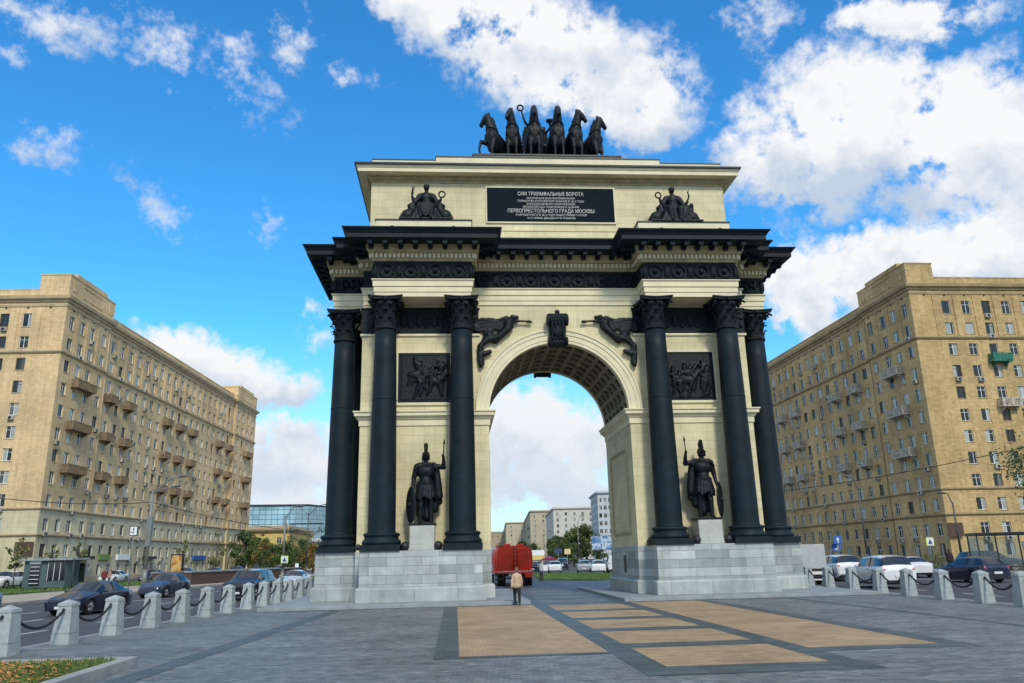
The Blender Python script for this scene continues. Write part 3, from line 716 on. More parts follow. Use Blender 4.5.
# ------------------------------------------------------------------ horses
def horse(headturn=0.0,raise_l=0):
    """horse drawn up on its haunches, facing -Y, about 3.45 m tall"""
    b=MB(); hx=headturn
    b.cap((0,1.35,.95),(0,.75,1.20),.58,.58,0,16); b.cap((0,.75,1.20),(0,.0,1.62),.56,.54,0,16); b.ell((0,-.20,1.72),(.50,.46,.60),0,16,10)
    b.ell((.20,-.46,1.68),(.22,.20,.36)); b.ell((-.20,-.46,1.68),(.22,.20,.36)); b.cap((0,-.1,1.1),(0,-.2,1.5),.42,.45,0,14)
    b.cap((0,-.15,2.05),(hx*.10,-.36,2.62),.40,.30,0,14); b.cap((hx*.10,-.36,2.62),(hx*.16,-.46,3.02),.30,.24,0,14)
    tx=hx*.62; ty=-.92+.28*abs(hx)
    b.cap((hx*.20,-.50,3.06),(tx*.72,-.50+(ty+.5)*.65,2.80),.225,.17,0,12); b.cap((tx*.72,-.50+(ty+.5)*.65,2.80),(tx,ty,2.56),.165,.135,0,12)
    b.ell((hx*.30,-.55,2.95),(.17,.22,.20)); b.ell((tx*1.02,ty-.02,2.55),(.125,.125,.11)); b.ell((tx,ty+.05,2.50),(.09,.1,.09))
    for sx in(-1,1):
        b.ell((hx*.36+sx*.15,-.66,2.98),(.035,.05,.04),0,8,6); b.cap((hx*.14+sx*.13,-.44,3.18),(hx*.14+sx*.15,-.46,3.42),.065,.02,0,6)
        b.cap((sx*.30,1.3,.9),(sx*.38,.85,.62),.38,.26,0,10); b.cap((sx*.38,.85,.62),(sx*.38,1.30,.42),.19,.11,0,10); b.cap((sx*.38,1.30,.42),(sx*.38,1.12,.12),.10,.085,0,8); b.cyl((sx*.38,1.08,.0),(sx*.38,1.1,.14),.14,.10,10)
        if raise_l and sx==raise_l:
            b.cap((sx*.28,-.35,1.35),(sx*.40,-.86,1.30),.19,.13,0,8); b.cap((sx*.40,-.86,1.30),(sx*.42,-1.02,.72),.11,.08,0,8); b.cap((sx*.42,-1.02,.72),(sx*.42,-.92,.46),.075,.085,0,8); b.cyl((sx*.42,-.90,.46),(sx*.42,-.85,.32),.085,.12,8)
        else:
            b.cap((sx*.26,-.32,1.4),(sx*.27,-.50,.80),.23,.15,0,8); b.cap((sx*.27,-.50,.80),(sx*.27,-.50,.2),.13,.09,0,8); b.cyl((sx*.27,-.53,.0),(sx*.27,-.52,.18),.14,.09,8)
    return sculpt(b,.045,3)
def horse_mane(hx):
    b=MB()
    for i in range(9):
        f=i/8; y=.18-.30*f; z=2.15+.95*f; x=hx*.14*f; b.cap((x,y,z),(x+.13*(-1)**i,y+.12,z-.20),.14,.09,0,6)
    for i in range(3): b.cap((hx*.14+.07*(i-1),-.44,3.2),(hx*.14+.09*(i-1),-.47,3.44-.05*(i%2)),.06,.02,0,6)
    b.cap((hx*.2,-.6,3.2),(hx*.26,-.74,3.04),.08,.04,0,6)
    return sculpt(b,.04,1)
def horse_tail():
    b=MB(); b.cap((0,1.8,1.2),(0,2.1,.9),.14,.18,0,8); b.cap((0,2.1,.9),(.05,2.2,.3),.18,.1,0,8); return sculpt(b,.05,1)
hm={h:(horse(headturn=h,raise_l=r),horse_mane(h)) for h,r in((0,0),(-.45,0),(.95,0),(.9,0),(-.9,-1))}
tl=horse_tail()
HB=23.32
hs=[(-2.85,4.0,-44,-.9,.93,'leftmost bronze horse of the chariot team, head in profile and one foreleg raised'),
 (-1.80,3.75,-12,-.45,.955,'second bronze horse from the left in the chariot team'),
 (-.60,3.6,-3,0,.985,'third bronze horse from the left, standing in front of the charioteer'),
 (.70,3.6,4,0,.985,'fourth bronze horse from the left, just right of the raised horn'),
 (1.72,3.8,14,.95,.965,'fifth bronze horse from the left, head turned to the right'),
 (2.85,4.0,36,.9,.90,'rightmost bronze horse of the chariot team, muzzle against the sky')]
for x,y,deg,h,sc_,lab in hs:
    r=empty('horse_statue',(x,y,HB),R(deg)); r.scale=(sc_*.88,sc_,sc_); tag(r,lab,'horse statue','six bronze horses of the chariot')
    meshobj('body',hm[h][0],M['bronze'],r); meshobj('mane',hm[h][1],M['bronze'],r); meshobj('tail',tl,M['bronze'],r)
    b=MB(); a0=[(.42*math.cos(t),-.20+.42*math.sin(t)*.95,2.12-.16*math.sin(t)) for t in[2*PI*i/18 for i in range(18)]]; b.tube(a0,.035,6,closed=True); b.build('harness',M['bronze'],r)
# chariot and winged charioteer
ch=empty('bronze_chariot',(0,5.9,HB)); tag(ch,'bronze two-wheeled chariot behind the six horses','chariot')
b=MB(); b.lathe([(.75,.55),(.85,.7),(.9,1.3),(.95,1.35),(.88,1.4),(.8,1.35),(.75,.7),(0,.6)],n=20,caps=False); b.build('chariot_body',M['bronze'],ch)
for s in(-1,1):
    b=MB(); pts=[(s*1.05,.75*math.cos(t),.76+.75*math.sin(t)) for t in[2*PI*i/24 for i in range(24)]]; b.tube(pts,.06,6,closed=True)
    for i in range(8):
        t=2*PI*i/8; b.cyl((s*1.05,0,.76),(s*1.05,.75*math.cos(t),.76+.75*math.sin(t)),.035,n=6)
    b.build('wheel',M['bronze'],ch)
b=MB(); b.cyl((-1.1,0,.76),(1.1,0,.76),.06); b.cyl((0,-.6,.7),(0,-2.4,1.0),.06); b.build('axle_and_pole',M['bronze'],ch)
v=empty('charioteer_statue',(-.28,5.5,HB+1.1)); v.scale=(1.42,)*3; tag(v,'winged bronze charioteer raising a wreath behind the horses','statue')
b=MB(); b.cap((0,0,.2),(0,0,1.0),.3,.2); b.cap((0,0,1.0),(0,0,1.35),.19,.22); b.cap((-.2,0,1.5),(.2,0,1.5),.1,.1); b.cap((0,0,1.5),(0,0,1.7),.07,.06); b.ell((0,-.02,1.80),(.11,.13,.15)); b.ell((0,-.15,1.79),(.02,.03,.03))
b.cap((-.25,0,1.52),(-.45,-.1,1.72),.08,.06); b.cap((-.45,-.1,1.72),(-.58,-.15,2.15),.06,.045); b.ell((-.59,-.15,2.22),(.05,.05,.07))
b.cap((.25,0,1.5),(.42,-.1,1.2),.08,.06); b.cap((.42,-.1,1.2),(.55,-.3,1.35),.06,.045); b.ell((.57,-.32,1.37),(.05,.05,.06))
for sx in(-.1,.1): b.cap((sx,0,.25),(sx,-.03,.02),.14,.09); b.ell((sx,-.12,.03),(.05,.12,.04))
for q in range(4): b.cap((-.61+.02*q,-.19,2.2),(-.62+.02*q,-.2,2.3),.012,.01,0,5)
meshobj('figure',sculpt(b,.035,3),M['bronze'],v)
for s in(-1,1):
    b=MB()
    for k in range(8): f=k/7; b.cap((s*.12,.12,1.45-.1*f),(s*(.40+.10*math.sin(f*3)),.35,1.70-1.2*f),.11,.09,0,6)
    meshobj('wing',sculpt(b,.035,1),M['bronze'],v)
b=MB(); b.tube([(-.64+.12*math.cos(t),-.15,2.37+.13*math.sin(t)) for t in[2*PI*i/18 for i in range(18)]],.04,6,closed=True); b.build('wreath',M['bronze'],v)
b=MB(); b.lathe([(.03,.9),(.045,1.45),(.06,1.55),(.15,1.64),(.17,1.69),(.05,1.69)],(.57,-.32,0),12); b.build('standard',M['bronze'],v)
# floodlights
fl=MB(); fl.ell((0,0,.16),(.16,.2,.16),0,12,8); fl.cyl((0,0,0),(0,0,.1),.10); fl.box(-.12,.12,-.05,.05,0,.05)
flm=fl.mesh('floodlight',[M['black']])
def flood(x,y,z,label,sc_=1.0):
    o=link('floodlight',flm,None,(x,y,z)); o.scale=(sc_,)*3; tag(o,label,'floodlight','round black floodlights on the arch')
for s,side in((-1,'left'),(1,'right')):
    flood(s*5.93,.42,HP,'round black floodlight beside the inner column foot on the %s pier'%side,1.25)
    flood(s*7.42,.42,HP,'round black floodlight beside the outer column foot of the %s pier'%side,1.25)
    flood(s*4.05,1.25,HP,'round black floodlight at the passage edge of the %s pier'%side,1.3) if s>0 else flood(-9.66,2.0,HP,'round black floodlight left of the outer column foot on the left pier',1.3)
    for q,(xx) in enumerate((5.2,8.2)):
        flood(s*xx,-.35,17.26,'small black floodlight on the cornice before the %s seated group, %s one'%(side,('outer' if q else 'inner')),1.0)
# ================================================================== GROUND, ROADS, PAVING
GZ=-.15; RZ=-.30
b=MB(); b.add([(-2500,-600,-.34),(2500,-600,-.34),(2500,4500,-.34),(-2500,4500,-.34)],[(0,1,2,3)]); struct('ground',b,M['asphalt'])
def sheet(b,pts,z,m=0): b.add([(x,y,z) for x,y in pts],[list(range(len(pts)))],m)
LN=lambda y:-14.95+.085*y      # edge of the plaza on the left
RN=lambda y:14.35+.05*y
LF=lambda y:-33.0+.10*y        # far kerb of the left carriageway
RF=lambda y:31.5+.05*y
def plaza_mat():
    m,nt,b=newmat('grey_stone_setts'); tc=nt.new('ShaderNodeTexCoord')
    mp=nt.new('ShaderNodeMapping',{0:tc.outputs['Object'],'Rotation':(0,0,.08)})
    br=nt.new('ShaderNodeTexBrick',{'Vector':mp.outputs[0],'Color1':(.110,.126,.130,1),'Color2':(.235,.25,.248,1),'Mortar':(.10,.11,.11,1),'Scale':1.0,'Mortar Size':.008,'Brick Width':.20,'Row Height':.10,'Bias':-.1})
    col=br.outputs['Color']
    f=noise_tex(nt,.45,6,.7,tc.outputs['Object']); col=nt.mix(1.0,col,nt.ramp(f,[(.3,.62),(.5,1.0),(.72,1.30)]),'MULTIPLY')
    mp2=nt.new('ShaderNodeMapping',{0:tc.outputs['Object'],'Scale':(.5,2.6,1)}); f2=noise_tex(nt,1.1,5,.75,mp2.outputs[0]); col=nt.mix(1.0,col,nt.ramp(f2,[(.32,.76),(.6,1.10),(.75,1.55)]),'MULTIPLY')
    mp3=nt.new('ShaderNodeMapping',{0:tc.outputs['Object'],'Scale':(1.6,7.0,1)}); f3=noise_tex(nt,2.4,6,.8,mp3.outputs[0]); col=nt.mix(1.0,col,nt.ramp(f3,[(.36,.72),(.5,.98),(.62,1.12),(.72,1.7)]),'MULTIPLY')
    nt.l.new(col,b.inputs['Base Color']); b.inputs['Roughness'].default_value=.62
    g=noise_tex(nt,9,4,.6,tc.outputs['Object']); h=nt.math('ADD',nt.math('MULTIPLY',br.outputs['Fac'],-1),nt.math('MULTIPLY',g,.5))
    nt.l.new(nt.new('ShaderNodeBump',{'Strength':.4,'Distance':.01,'Height':h}).outputs[0],b.inputs['Normal']); return m
def sett(name,c1,c2,cm,bw,bh,rough=.65):
    m,nt,b=newmat(name); tc=nt.new('ShaderNodeTexCoord')
    br=nt.new('ShaderNodeTexBrick',{'Vector':tc.outputs['Object'],'Color1':(*c1,1),'Color2':(*c2,1),'Mortar':(*cm,1),'Scale':1.0,'Mortar Size':.010,'Brick Width':bw,'Row Height':bh})
    f=noise_tex(nt,.6,6,.7,tc.outputs['Object']); col=nt.mix(1.0,br.outputs['Color'],nt.ramp(f,[(.3,.74),(.7,1.24)]),'MULTIPLY')
    mp2=nt.new('ShaderNodeMapping',{0:tc.outputs['Object'],'Scale':(.6,2.0,1)}); f2=noise_tex(nt,1.7,5,.7,mp2.outputs[0]); col=nt.mix(1.0,col,nt.ramp(f2,[(.35,.88),(.7,1.14)]),'MULTIPLY')
    nt.l.new(col,b.inputs['Base Color']); b.inputs['Roughness'].default_value=rough
    nt.l.new(nt.new('ShaderNodeBump',{'Strength':.35,'Distance':.01,'Height':nt.math('MULTIPLY',br.outputs['Fac'],-1)}).outputs[0],b.inputs['Normal']); return m
M['setts']=plaza_mat(); M['tan']=sett('tan_granite_setts',(.33,.225,.12),(.42,.30,.17),(.26,.175,.10),.20,.10); M['dark']=sett('dark_granite_slabs',(.052,.072,.074),(.085,.108,.11),(.04,.05,.052),.60,.30,.55)
YN,YS=27.0,-75.0
b=MB(); b.prism([(LN(YS),YS),(RN(YS),YS),(RN(YN),YN),(LN(YN),YN)],-.33,GZ,'z'); struct('plaza',b,M['setts'])
b=MB(); 
def strip(b,x0,x1,y0,y1,z): sheet(b,[(x0,y0),(x1,y0),(x1,y1),(x0,y1)],z)
zt=GZ+.004; zd=GZ+.0065
strip(b,-5.1,-2.0,-18.85,-2.0,zt)
for k in range(5):
    y1=-18.3+3.88*k; strip(b,-1.42,1.58,y1-2.97,y1,zt) if k<4 else strip(b,-1.42,1.58,y1-2.97,y1-.1,zt)
strip(b,2.12,4.95,-19.2,-2.0,zt); struct('tan_paving',b,M['tan'])
b=MB()
strip(b,-5.62,-5.1,-19.15,-1.75,zd); strip(b,-5.1,-2.0,-19.15,-18.85,zd)
strip(b,-2.0,-1.42,-22.3,26.5,zd); strip(b,1.58,2.12,-22.3,-1.9,zd); strip(b,-1.42,1.58,-22.3,-21.27,zd)
for k in range(4): y=-18.3+3.88*k; strip(b,-1.42,1.58,y,y+.91,zd)
for k in range(8): y=-1.2+3.3*k; strip(b,-1.42,1.59,y,y+.55,zd)
strip(b,4.95,5.5,-19.8,-2.1,zd); strip(b,2.12,4.95,-19.8,-19.2,zd); strip(b,8.85,9.12,-45,-1.9,zd); strip(b,1.6,1.99,-1.9,26,zd)
sheet(b,[(-12.6,-45),(-12.05,-45),(-9.75,-1.8),(-10.25,-1.8)],zd); strip(b,-13.0,13.2,-1.9,-1.56,zd-.002)
struct('dark_paving_bands',b,M['dark'])
# carriageways
b=MB(); pts=[(LN(y)-.18,y) for y in(YS,60,200)]+[(LF(y),y) for y in(200,60,YS)]; sheet(b,pts,RZ); struct('left_road',b,M['asphalt'])
b=MB(); pts=[(RN(y)+.18,y) for y in(YS,60,200)]+[(RF(y),y) for y in(200,60,YS)]; sheet(b,pts[::-1],RZ); struct('right_road',b,M['asphalt'])
b=MB(); sheet(b,[(-12.4,27.2),(15.5,27.2),(19,60),(60,700),(30,700),(-8,60)],RZ+.004); struct('avenue_road',b,M['asphalt'])
b=MB()
for y0,y1,f in((YS,YN,LN),):
    b.prism([(LN(YS)-.18,YS),(LN(YS)+.0,YS),(LN(YN),YN),(LN(YN)-.18,YN)],-.33,GZ+.003,'z')
    b.prism([(RN(YS),YS),(RN(YS)+.18,YS),(RN(YN)+.18,YN),(RN(YN),YN)],-.33,GZ+.003,'z')
    b.prism([(LN(YN)-.18,YN),(RN(YN)+.18,YN),(RN(YN)+.18,YN+.18),(LN(YN)-.18,YN+.18)],-.33,GZ+.003,'z')
    b.prism([(LF(YS)-.2,YS),(LF(YS),YS),(LF(200),200),(LF(200)-.2,200)],-.33,GZ+.005,'z')
    b.prism([(RF(YS),YS),(RF(YS)+.2,YS),(RF(200)+.2,200),(RF(200),200)],-.33,GZ+.005,'z')
struct('kerb',b,M['kerb'])
b=MB()
for off in(-3.9,-7.6,-11.3):
    for k in range(30):
        y=-40+k*6.2; 
        if off==-3.9 or k%1==0: b.add([(LN(y)+off-.07,y,RZ+.005),(LN(y)+off+.07,y,RZ+.005),(LN(y+3)+off+.07,y+3,RZ+.005),(LN(y+3)+off-.07,y+3,RZ+.005)],[(0,1,2,3)])
for off in(3.8,7.5,11.2):
    for k in range(30):
        y=-40+k*6.2; b.add([(RN(y)+off-.07,y,RZ+.005),(RN(y)+off+.07,y,RZ+.005),(RN(y+3)+off+.07,y+3,RZ+.005),(RN(y+3)+off-.07,y+3,RZ+.005)],[(0,1,2,3)])
struct('lane_markings',b,M['paint'])
# far pavements and lawns
b=MB(); b.prism([(LF(YS)-.2,YS),(LF(200)-.2,200),(LF(200)-9,200),(LF(YS)-9,YS)],-.33,GZ,'z'); struct('left_sidewalk',b,M['walk'])
b=MB(); b.prism([(RF(YS)+.2,YS),(RF(YS)+7,YS),(RF(200)+7,200),(RF(200)+.2,200)],-.33,GZ,'z'); struct('right_sidewalk',b,M['walk'])
def lawn(name,poly,z,h=.22,dens=9,seed=1,label='',mat='grass'):
    rnd=random.Random(seed); xs=[p[0] for p in poly]; ys=[p[1] for p in poly]
    from mathutils.geometry import intersect_point_line
    def inside(x,y):
        c=False;n=len(poly)
        for i in range(n):
            x1,y1=poly[i];x2,y2=poly[(i+1)%n]
            if (y1>y)!=(y2>y) and x<(x2-x1)*(y-y1)/(y2-y1)+x1:c=not c
        return c
    A=(max(xs)-min(xs))*(max(ys)-min(ys)); b=MB()
    b.prism(poly,-.33,z,'z',0); N=int(A*dens)
    for _ in range(N):
        x=rnd.uniform(min(xs),max(xs));y=rnd.uniform(min(ys),max(ys))
        if not inside(x,y):continue
        a=rnd.uniform(0,PI);w=h*.35;hh=h*rnd.uniform(.5,1.3);dx,dy=math.cos(a)*w,math.sin(a)*w;lx,ly=rnd.uniform(-.5,.5)*hh,rnd.uniform(-.5,.5)*hh
        b.add([(x-dx,y-dy,z-.01),(x+dx,y+dy,z-.01),(x+lx,y+ly,z+hh)],[(0,1,2)],1)
    o=b.build(name,[M['soil'] if mat!='grass' else M['grass'],M[mat]]); tag(o,label,'grass',kind='stuff'); return o
lawn('grass',[(2.6,39.5),(7.5,28.5),(15.5,27.6),(19,44),(12,54),(4,62)],-.18,.11,22,1,'grass strip across the avenue seen through the arch')
lawn('grass',[(-15.6,36),(-24.0,36),(-21.5,100),(-9,100)],-.18,.30,3,2,'grass slope beside the road left of the arch')
lawn('grass',[(-60,30),(-43,30),(-36,64),(-52,70)],-.16,.25,3,3,'grass patch round the kiosk on the left')
lawn('grass',[(39,-10),(54,-10),(56,30),(41,40)],-.16,.45,4,4,'tall grass behind the bus shelter on the right')
# flower bed with granite kerb
bed=[(-14.6,-20.9),(-11.85,-20.9),(-11.85,-18.75),(-14.6,-18.6)]
def flowers():
    rnd=random.Random(5); b=MB(); b.prism([(-16.8,-24),(-11.85,-24),(-11.85,-18.75),(-16.8,-18.45)],-.16,-.02,'z',0)
    b2=MB()
    for _ in range(9000):
        x=rnd.uniform(-16.7,-11.9);y=rnd.uniform(-23.9,-18.8)
        g=(y+18.8)*.25+(x+13.05)>rnd.uniform(-.9,.9)
        a=rnd.uniform(0,2*PI);h=rnd.uniform(.04,.11);w=.022
        dx,dy=math.cos(a)*w,math.sin(a)*w;lx,ly=rnd.uniform(-.03,.03),rnd.uniform(-.03,.03)
        if g or rnd.random()<.35: b.add([(x-dx,y-dy,-.03),(x+dx,y+dy,-.03),(x+lx,y+ly,-.02+h*1.3)],[(0,1,2)],1)
        else:
            z=-.02+h*.7; r=.04*rnd.uniform(.6,1.2); t=rnd.uniform(-.5,.5)
            b2.add([(x+r*math.cos(q),y+r*math.sin(q),z+t*r*math.cos(q)) for q in[a+2*PI*i/5 for i in range(5)]],[(0,1,2,3,4)],0)
    o=b.build('grass',[M['soil'],M['grass']]); tag(o,'green grass fringe of the flower bed in the near left corner','grass',kind='stuff')
    o=b2.build('flowers',[M['flower']]); tag(o,'orange and rusty flowers in the bed in the near left corner','flowers',kind='stuff')
flowers()
b=MB(); 
for p in([(-11.85,-24),(-11.6,-24),(-11.6,-18.5),(-11.85,-18.75)],[(-16.8,-18.45),(-11.85,-18.75),(-11.6,-18.5),(-16.8,-18.2)]): b.prism(p,-.16,.03,'z')
o=b.build('flower_bed_kerb',M['kerb'],None,(-11.7,-18.6,-.15),(-11.7,-18.6,-.15)); bevel(o,.015); tag(o,'granite kerb edging the flower bed in the near left corner','kerb')
# ------------------------------------------------------------------ bollards and chains
bb=MB()
bb.frustum((0,0),.245,.232,0,.27); bb.frustum((0,0),.220,.218,.27,.285); bb.frustum((0,0),.230,.180,.285,.95); bb.frustum((0,0),.185,.185,.95,.962); bb.frustum((0,0),.197,.19,.962,1.03); bb.frustum((0,0),.19,.02,1.03,1.12)
bm_=bb.mesh('bollard_post',[M['bollard']])
rg=MB(); rg.cyl((0,-.27,.86),(0,.27,.86),.025,n=8); rg.tube([(0,-.23+.05*math.cos(t),.85+.05*math.sin(t)) for t in[2*PI*i/10 for i in range(10)]],.014,5,closed=True)
rgm=rg.mesh('chain_ring',[M['chain']])
ORD=['nearest','second','third','fourth','fifth','sixth','seventh','eighth','ninth','tenth','eleventh','twelfth','thirteenth','fourteenth']
def bollard(x,y,rot,lab,grp,first=[None]):
    if first[0] is None:
        r=empty('stone_bollard',(x,y,GZ),rot); link('post',bm_,r); o=link('chain_bar',rgm,r); first[0]=r; bevel(r.children[0],.012)
    else:
        r=copy_tree(first[0]); r.location=(x,y,GZ); r.rotation_euler=(0,0,rot)
    tag(r,lab,'bollard',grp); return r
def chain(p,q,lab,grp):
    b=MB(); N=16; pts=[]
    for i in range(N+1):
        f=i/N; pts.append(Vector((p[0]+(q[0]-p[0])*f,p[1]+(q[1]-p[1])*f,GZ+.86-.36*(1-(2*f-1)**2)*1.0)))
    rr=[.026+.008*(i%2) for i in range(len(pts))]
    fine=[];rf=[]
    for i in range(len(pts)-1):
        for k in range(3): fine.append(pts[i].lerp(pts[i+1],k/3)); rf.append(.040 if k!=1 else .027)
    fine.append(pts[-1]); rf.append(.03)
    o=b.tube(fine,rf,6).build('chain',M['chain'],None,p+(GZ,) if False else (p[0],p[1],GZ),(p[0],p[1],GZ)); tag(o,lab,'chain',grp)
left=[(-15.69,-15.74),(-15.49,-13.2),(-15.29,-10.75),(-15.07,-8.3),(-14.87,-6.0),(-14.68,-3.75),(-14.48,-1.5),(-14.28,.85),(-14.1,3.0),(-13.93,5.0),(-13.76,7.0),(-13.59,9.0),(-13.43,10.9)]
right=[(13.20,-13.0),(13.33,-10.48),(13.43,-8.3),(13.56,-5.75),(13.69,-3.1),(13.82,-.6),(13.96,2.2),(14.1,5.0),(14.24,7.7)]
for arr,side,hd in((left,'left',-.085),(right,'right',-.05)):
    for i,(x,y) in enumerate(arr): bollard(x,y,hd,'%s granite bollard from the camera in the row along the %s road'%(ORD[i],side) if i else 'tapered granite bollard closest to the camera along the %s road'%side,'granite bollards along the %s road'%side)
    for i in range(len(arr)-1):
        (x0,y0),(x1,y1)=arr[i],arr[i+1]; chain((x0,y0+.24),(x1,y1-.24),'black chain hanging between the %s and %s bollards of the %s row'%(ORD[i],ORD[i+1],side),'black chains of the %s bollard row'%side)
# ------------------------------------------------------------------ vehicles
def car_paint(name,c,rough=.28,metal=.3): 
    m=simple(name,c,rough,metal,var=.06,nscale=1,spec=.6,coat=.6); return m
M['c_white']=car_paint('white_car_paint',(.70,.71,.72),metal=0); M['c_dark']=car_paint('dark_blue_car_paint',(.012,.020,.045)); M['c_black']=car_paint('black_car_paint',(.010,.012,.016)); M['c_blue']=car_paint('blue_car_paint',(.035,.10,.26)); M['c_silver']=car_paint('silver_car_paint',(.36,.38,.40)); M['c_red']=car_paint('red_car_paint',(.30,.02,.02)); M['c_navy']=car_paint('navy_car_paint',(.03,.05,.085)); M['c_grey']=car_paint('grey_car_paint',(.13,.14,.15))
# stations: (y, halfwidth, bottom, belt, roof, roofhalf)   front is -Y
KINDS={
'sedan':dict(L=4.6,W=1.80,st=[(-2.30,.62,.32,.62,.63,.5),(-2.22,.78,.22,.70,.72,.6),(-1.7,.87,.20,.80,.83,.7),(-1.05,.89,.20,.90,.94,.72),(-.80,.89,.20,.93,1.00,.66),(-.15,.90,.20,.95,1.40,.60),(.5,.90,.20,.96,1.45,.60),(1.05,.90,.20,.97,1.38,.58),(1.65,.88,.20,1.0,1.07,.66),(1.75,.87,.20,1.0,1.03,.68),(2.15,.82,.24,.97,1.0,.66),(2.30,.66,.36,.82,.84,.5)],wind=(4,5),rear=(7,8),wh=.33),
'hatch':dict(L=4.0,W=1.76,st=[(-2.0,.60,.32,.64,.65,.5),(-1.9,.77,.22,.74,.76,.6),(-1.4,.85,.20,.88,.92,.7),(-1.0,.87,.20,.95,1.0,.68),(-.75,.87,.20,.97,1.08,.64),(-.1,.88,.20,.99,1.50,.58),(.6,.88,.20,1.0,1.53,.58),(1.3,.87,.20,1.02,1.46,.56),(1.85,.84,.22,1.02,1.10,.62),(1.95,.82,.24,.98,1.0,.64),(2.0,.70,.34,.86,.88,.55)],wind=(4,5),rear=(7,8),wh=.32),
'suv':dict(L=4.7,W=1.88,st=[(-2.35,.70,.40,.76,.78,.55),(-2.27,.84,.30,.92,.96,.68),(-1.75,.92,.28,1.05,1.10,.78),(-1.15,.94,.28,1.09,1.15,.78),(-.90,.94,.28,1.10,1.22,.74),(-.35,.94,.28,1.12,1.65,.70),(.5,.94,.28,1.13,1.72,.71),(1.35,.94,.28,1.15,1.71,.70),(1.98,.93,.28,1.17,1.64,.68),(2.24,.91,.30,1.16,1.22,.74),(2.31,.89,.34,1.08,1.12,.74),(2.35,.80,.42,.9,.92,.68)],wind=(4,5),rear=(8,9),wh=.37),
'wagon':dict(L=4.7,W=1.80,st=[(-2.35,.62,.32,.62,.63,.5),(-2.25,.79,.22,.72,.74,.6),(-1.7,.88,.20,.83,.86,.7),(-1.1,.89,.20,.92,.96,.70),(-.85,.89,.20,.94,1.02,.66),(-.2,.90,.20,.96,1.42,.60),(.5,.90,.20,.98,1.48,.60),(1.4,.90,.20,1.0,1.45,.58),(1.9,.89,.20,1.02,1.36,.56),(2.22,.87,.22,1.02,1.08,.64),(2.30,.84,.26,.95,.98,.66),(2.35,.70,.36,.82,.84,.55)],wind=(4,5),rear=(8,9),wh=.33),
'van':dict(L=5.4,W=1.98,st=[(-2.7,.74,.36,.80,.84,.6),(-2.6,.88,.28,.95,1.05,.7),(-2.1,.96,.26,1.10,1.20,.8),(-1.85,.97,.26,1.18,1.30,.80),(-1.2,.98,.26,1.24,2.02,.76),(-.4,.98,.26,1.26,2.16,.78),(1.2,.98,.26,1.26,2.18,.78),(2.4,.98,.26,1.26,2.16,.76),(2.62,.97,.28,1.24,2.08,.74),(2.68,.94,.32,1.2,1.9,.76),(2.70,.90,.4,1.1,1.6,.74)],wind=(3,4),rear=(7,8),wh=.36),
}
wheel_cache={}
def wheel_meshes(r):
    if r in wheel_cache: return wheel_cache[r]
    T=Matrix.Rotation(PI/2,3,'Y'); t=MB(); t.lathe([(r*.62,-.10),(r*.93,-.11),(r,-.08),(r,.08),(r*.93,.11),(r*.62,.10)],(0,0,0),22,0,True,T,False)
    m=MB(); m.lathe([(.03,.085),(r*.58,.085),(r*.64,.105),(r*.66,.10),(r*.66,-.1)],(0,0,0),22,0,True,T,True)
    for i in range(5):
        a=2*PI*i/5; m.cyl((.095,r*.1*math.cos(a),r*.1*math.sin(a)),(.10,r*.6*math.cos(a),r*.6*math.sin(a)),.035,n=6)
    m2=MB(); m2.lathe([(r*.1,.07),(r*.6,.07)],(0,0,0),16,0,True,T,True)
    wheel_cache[r]=(t.mesh('tyre',[M['rubber']]),m.mesh('rim',[M['rim']])); return wheel_cache[r]
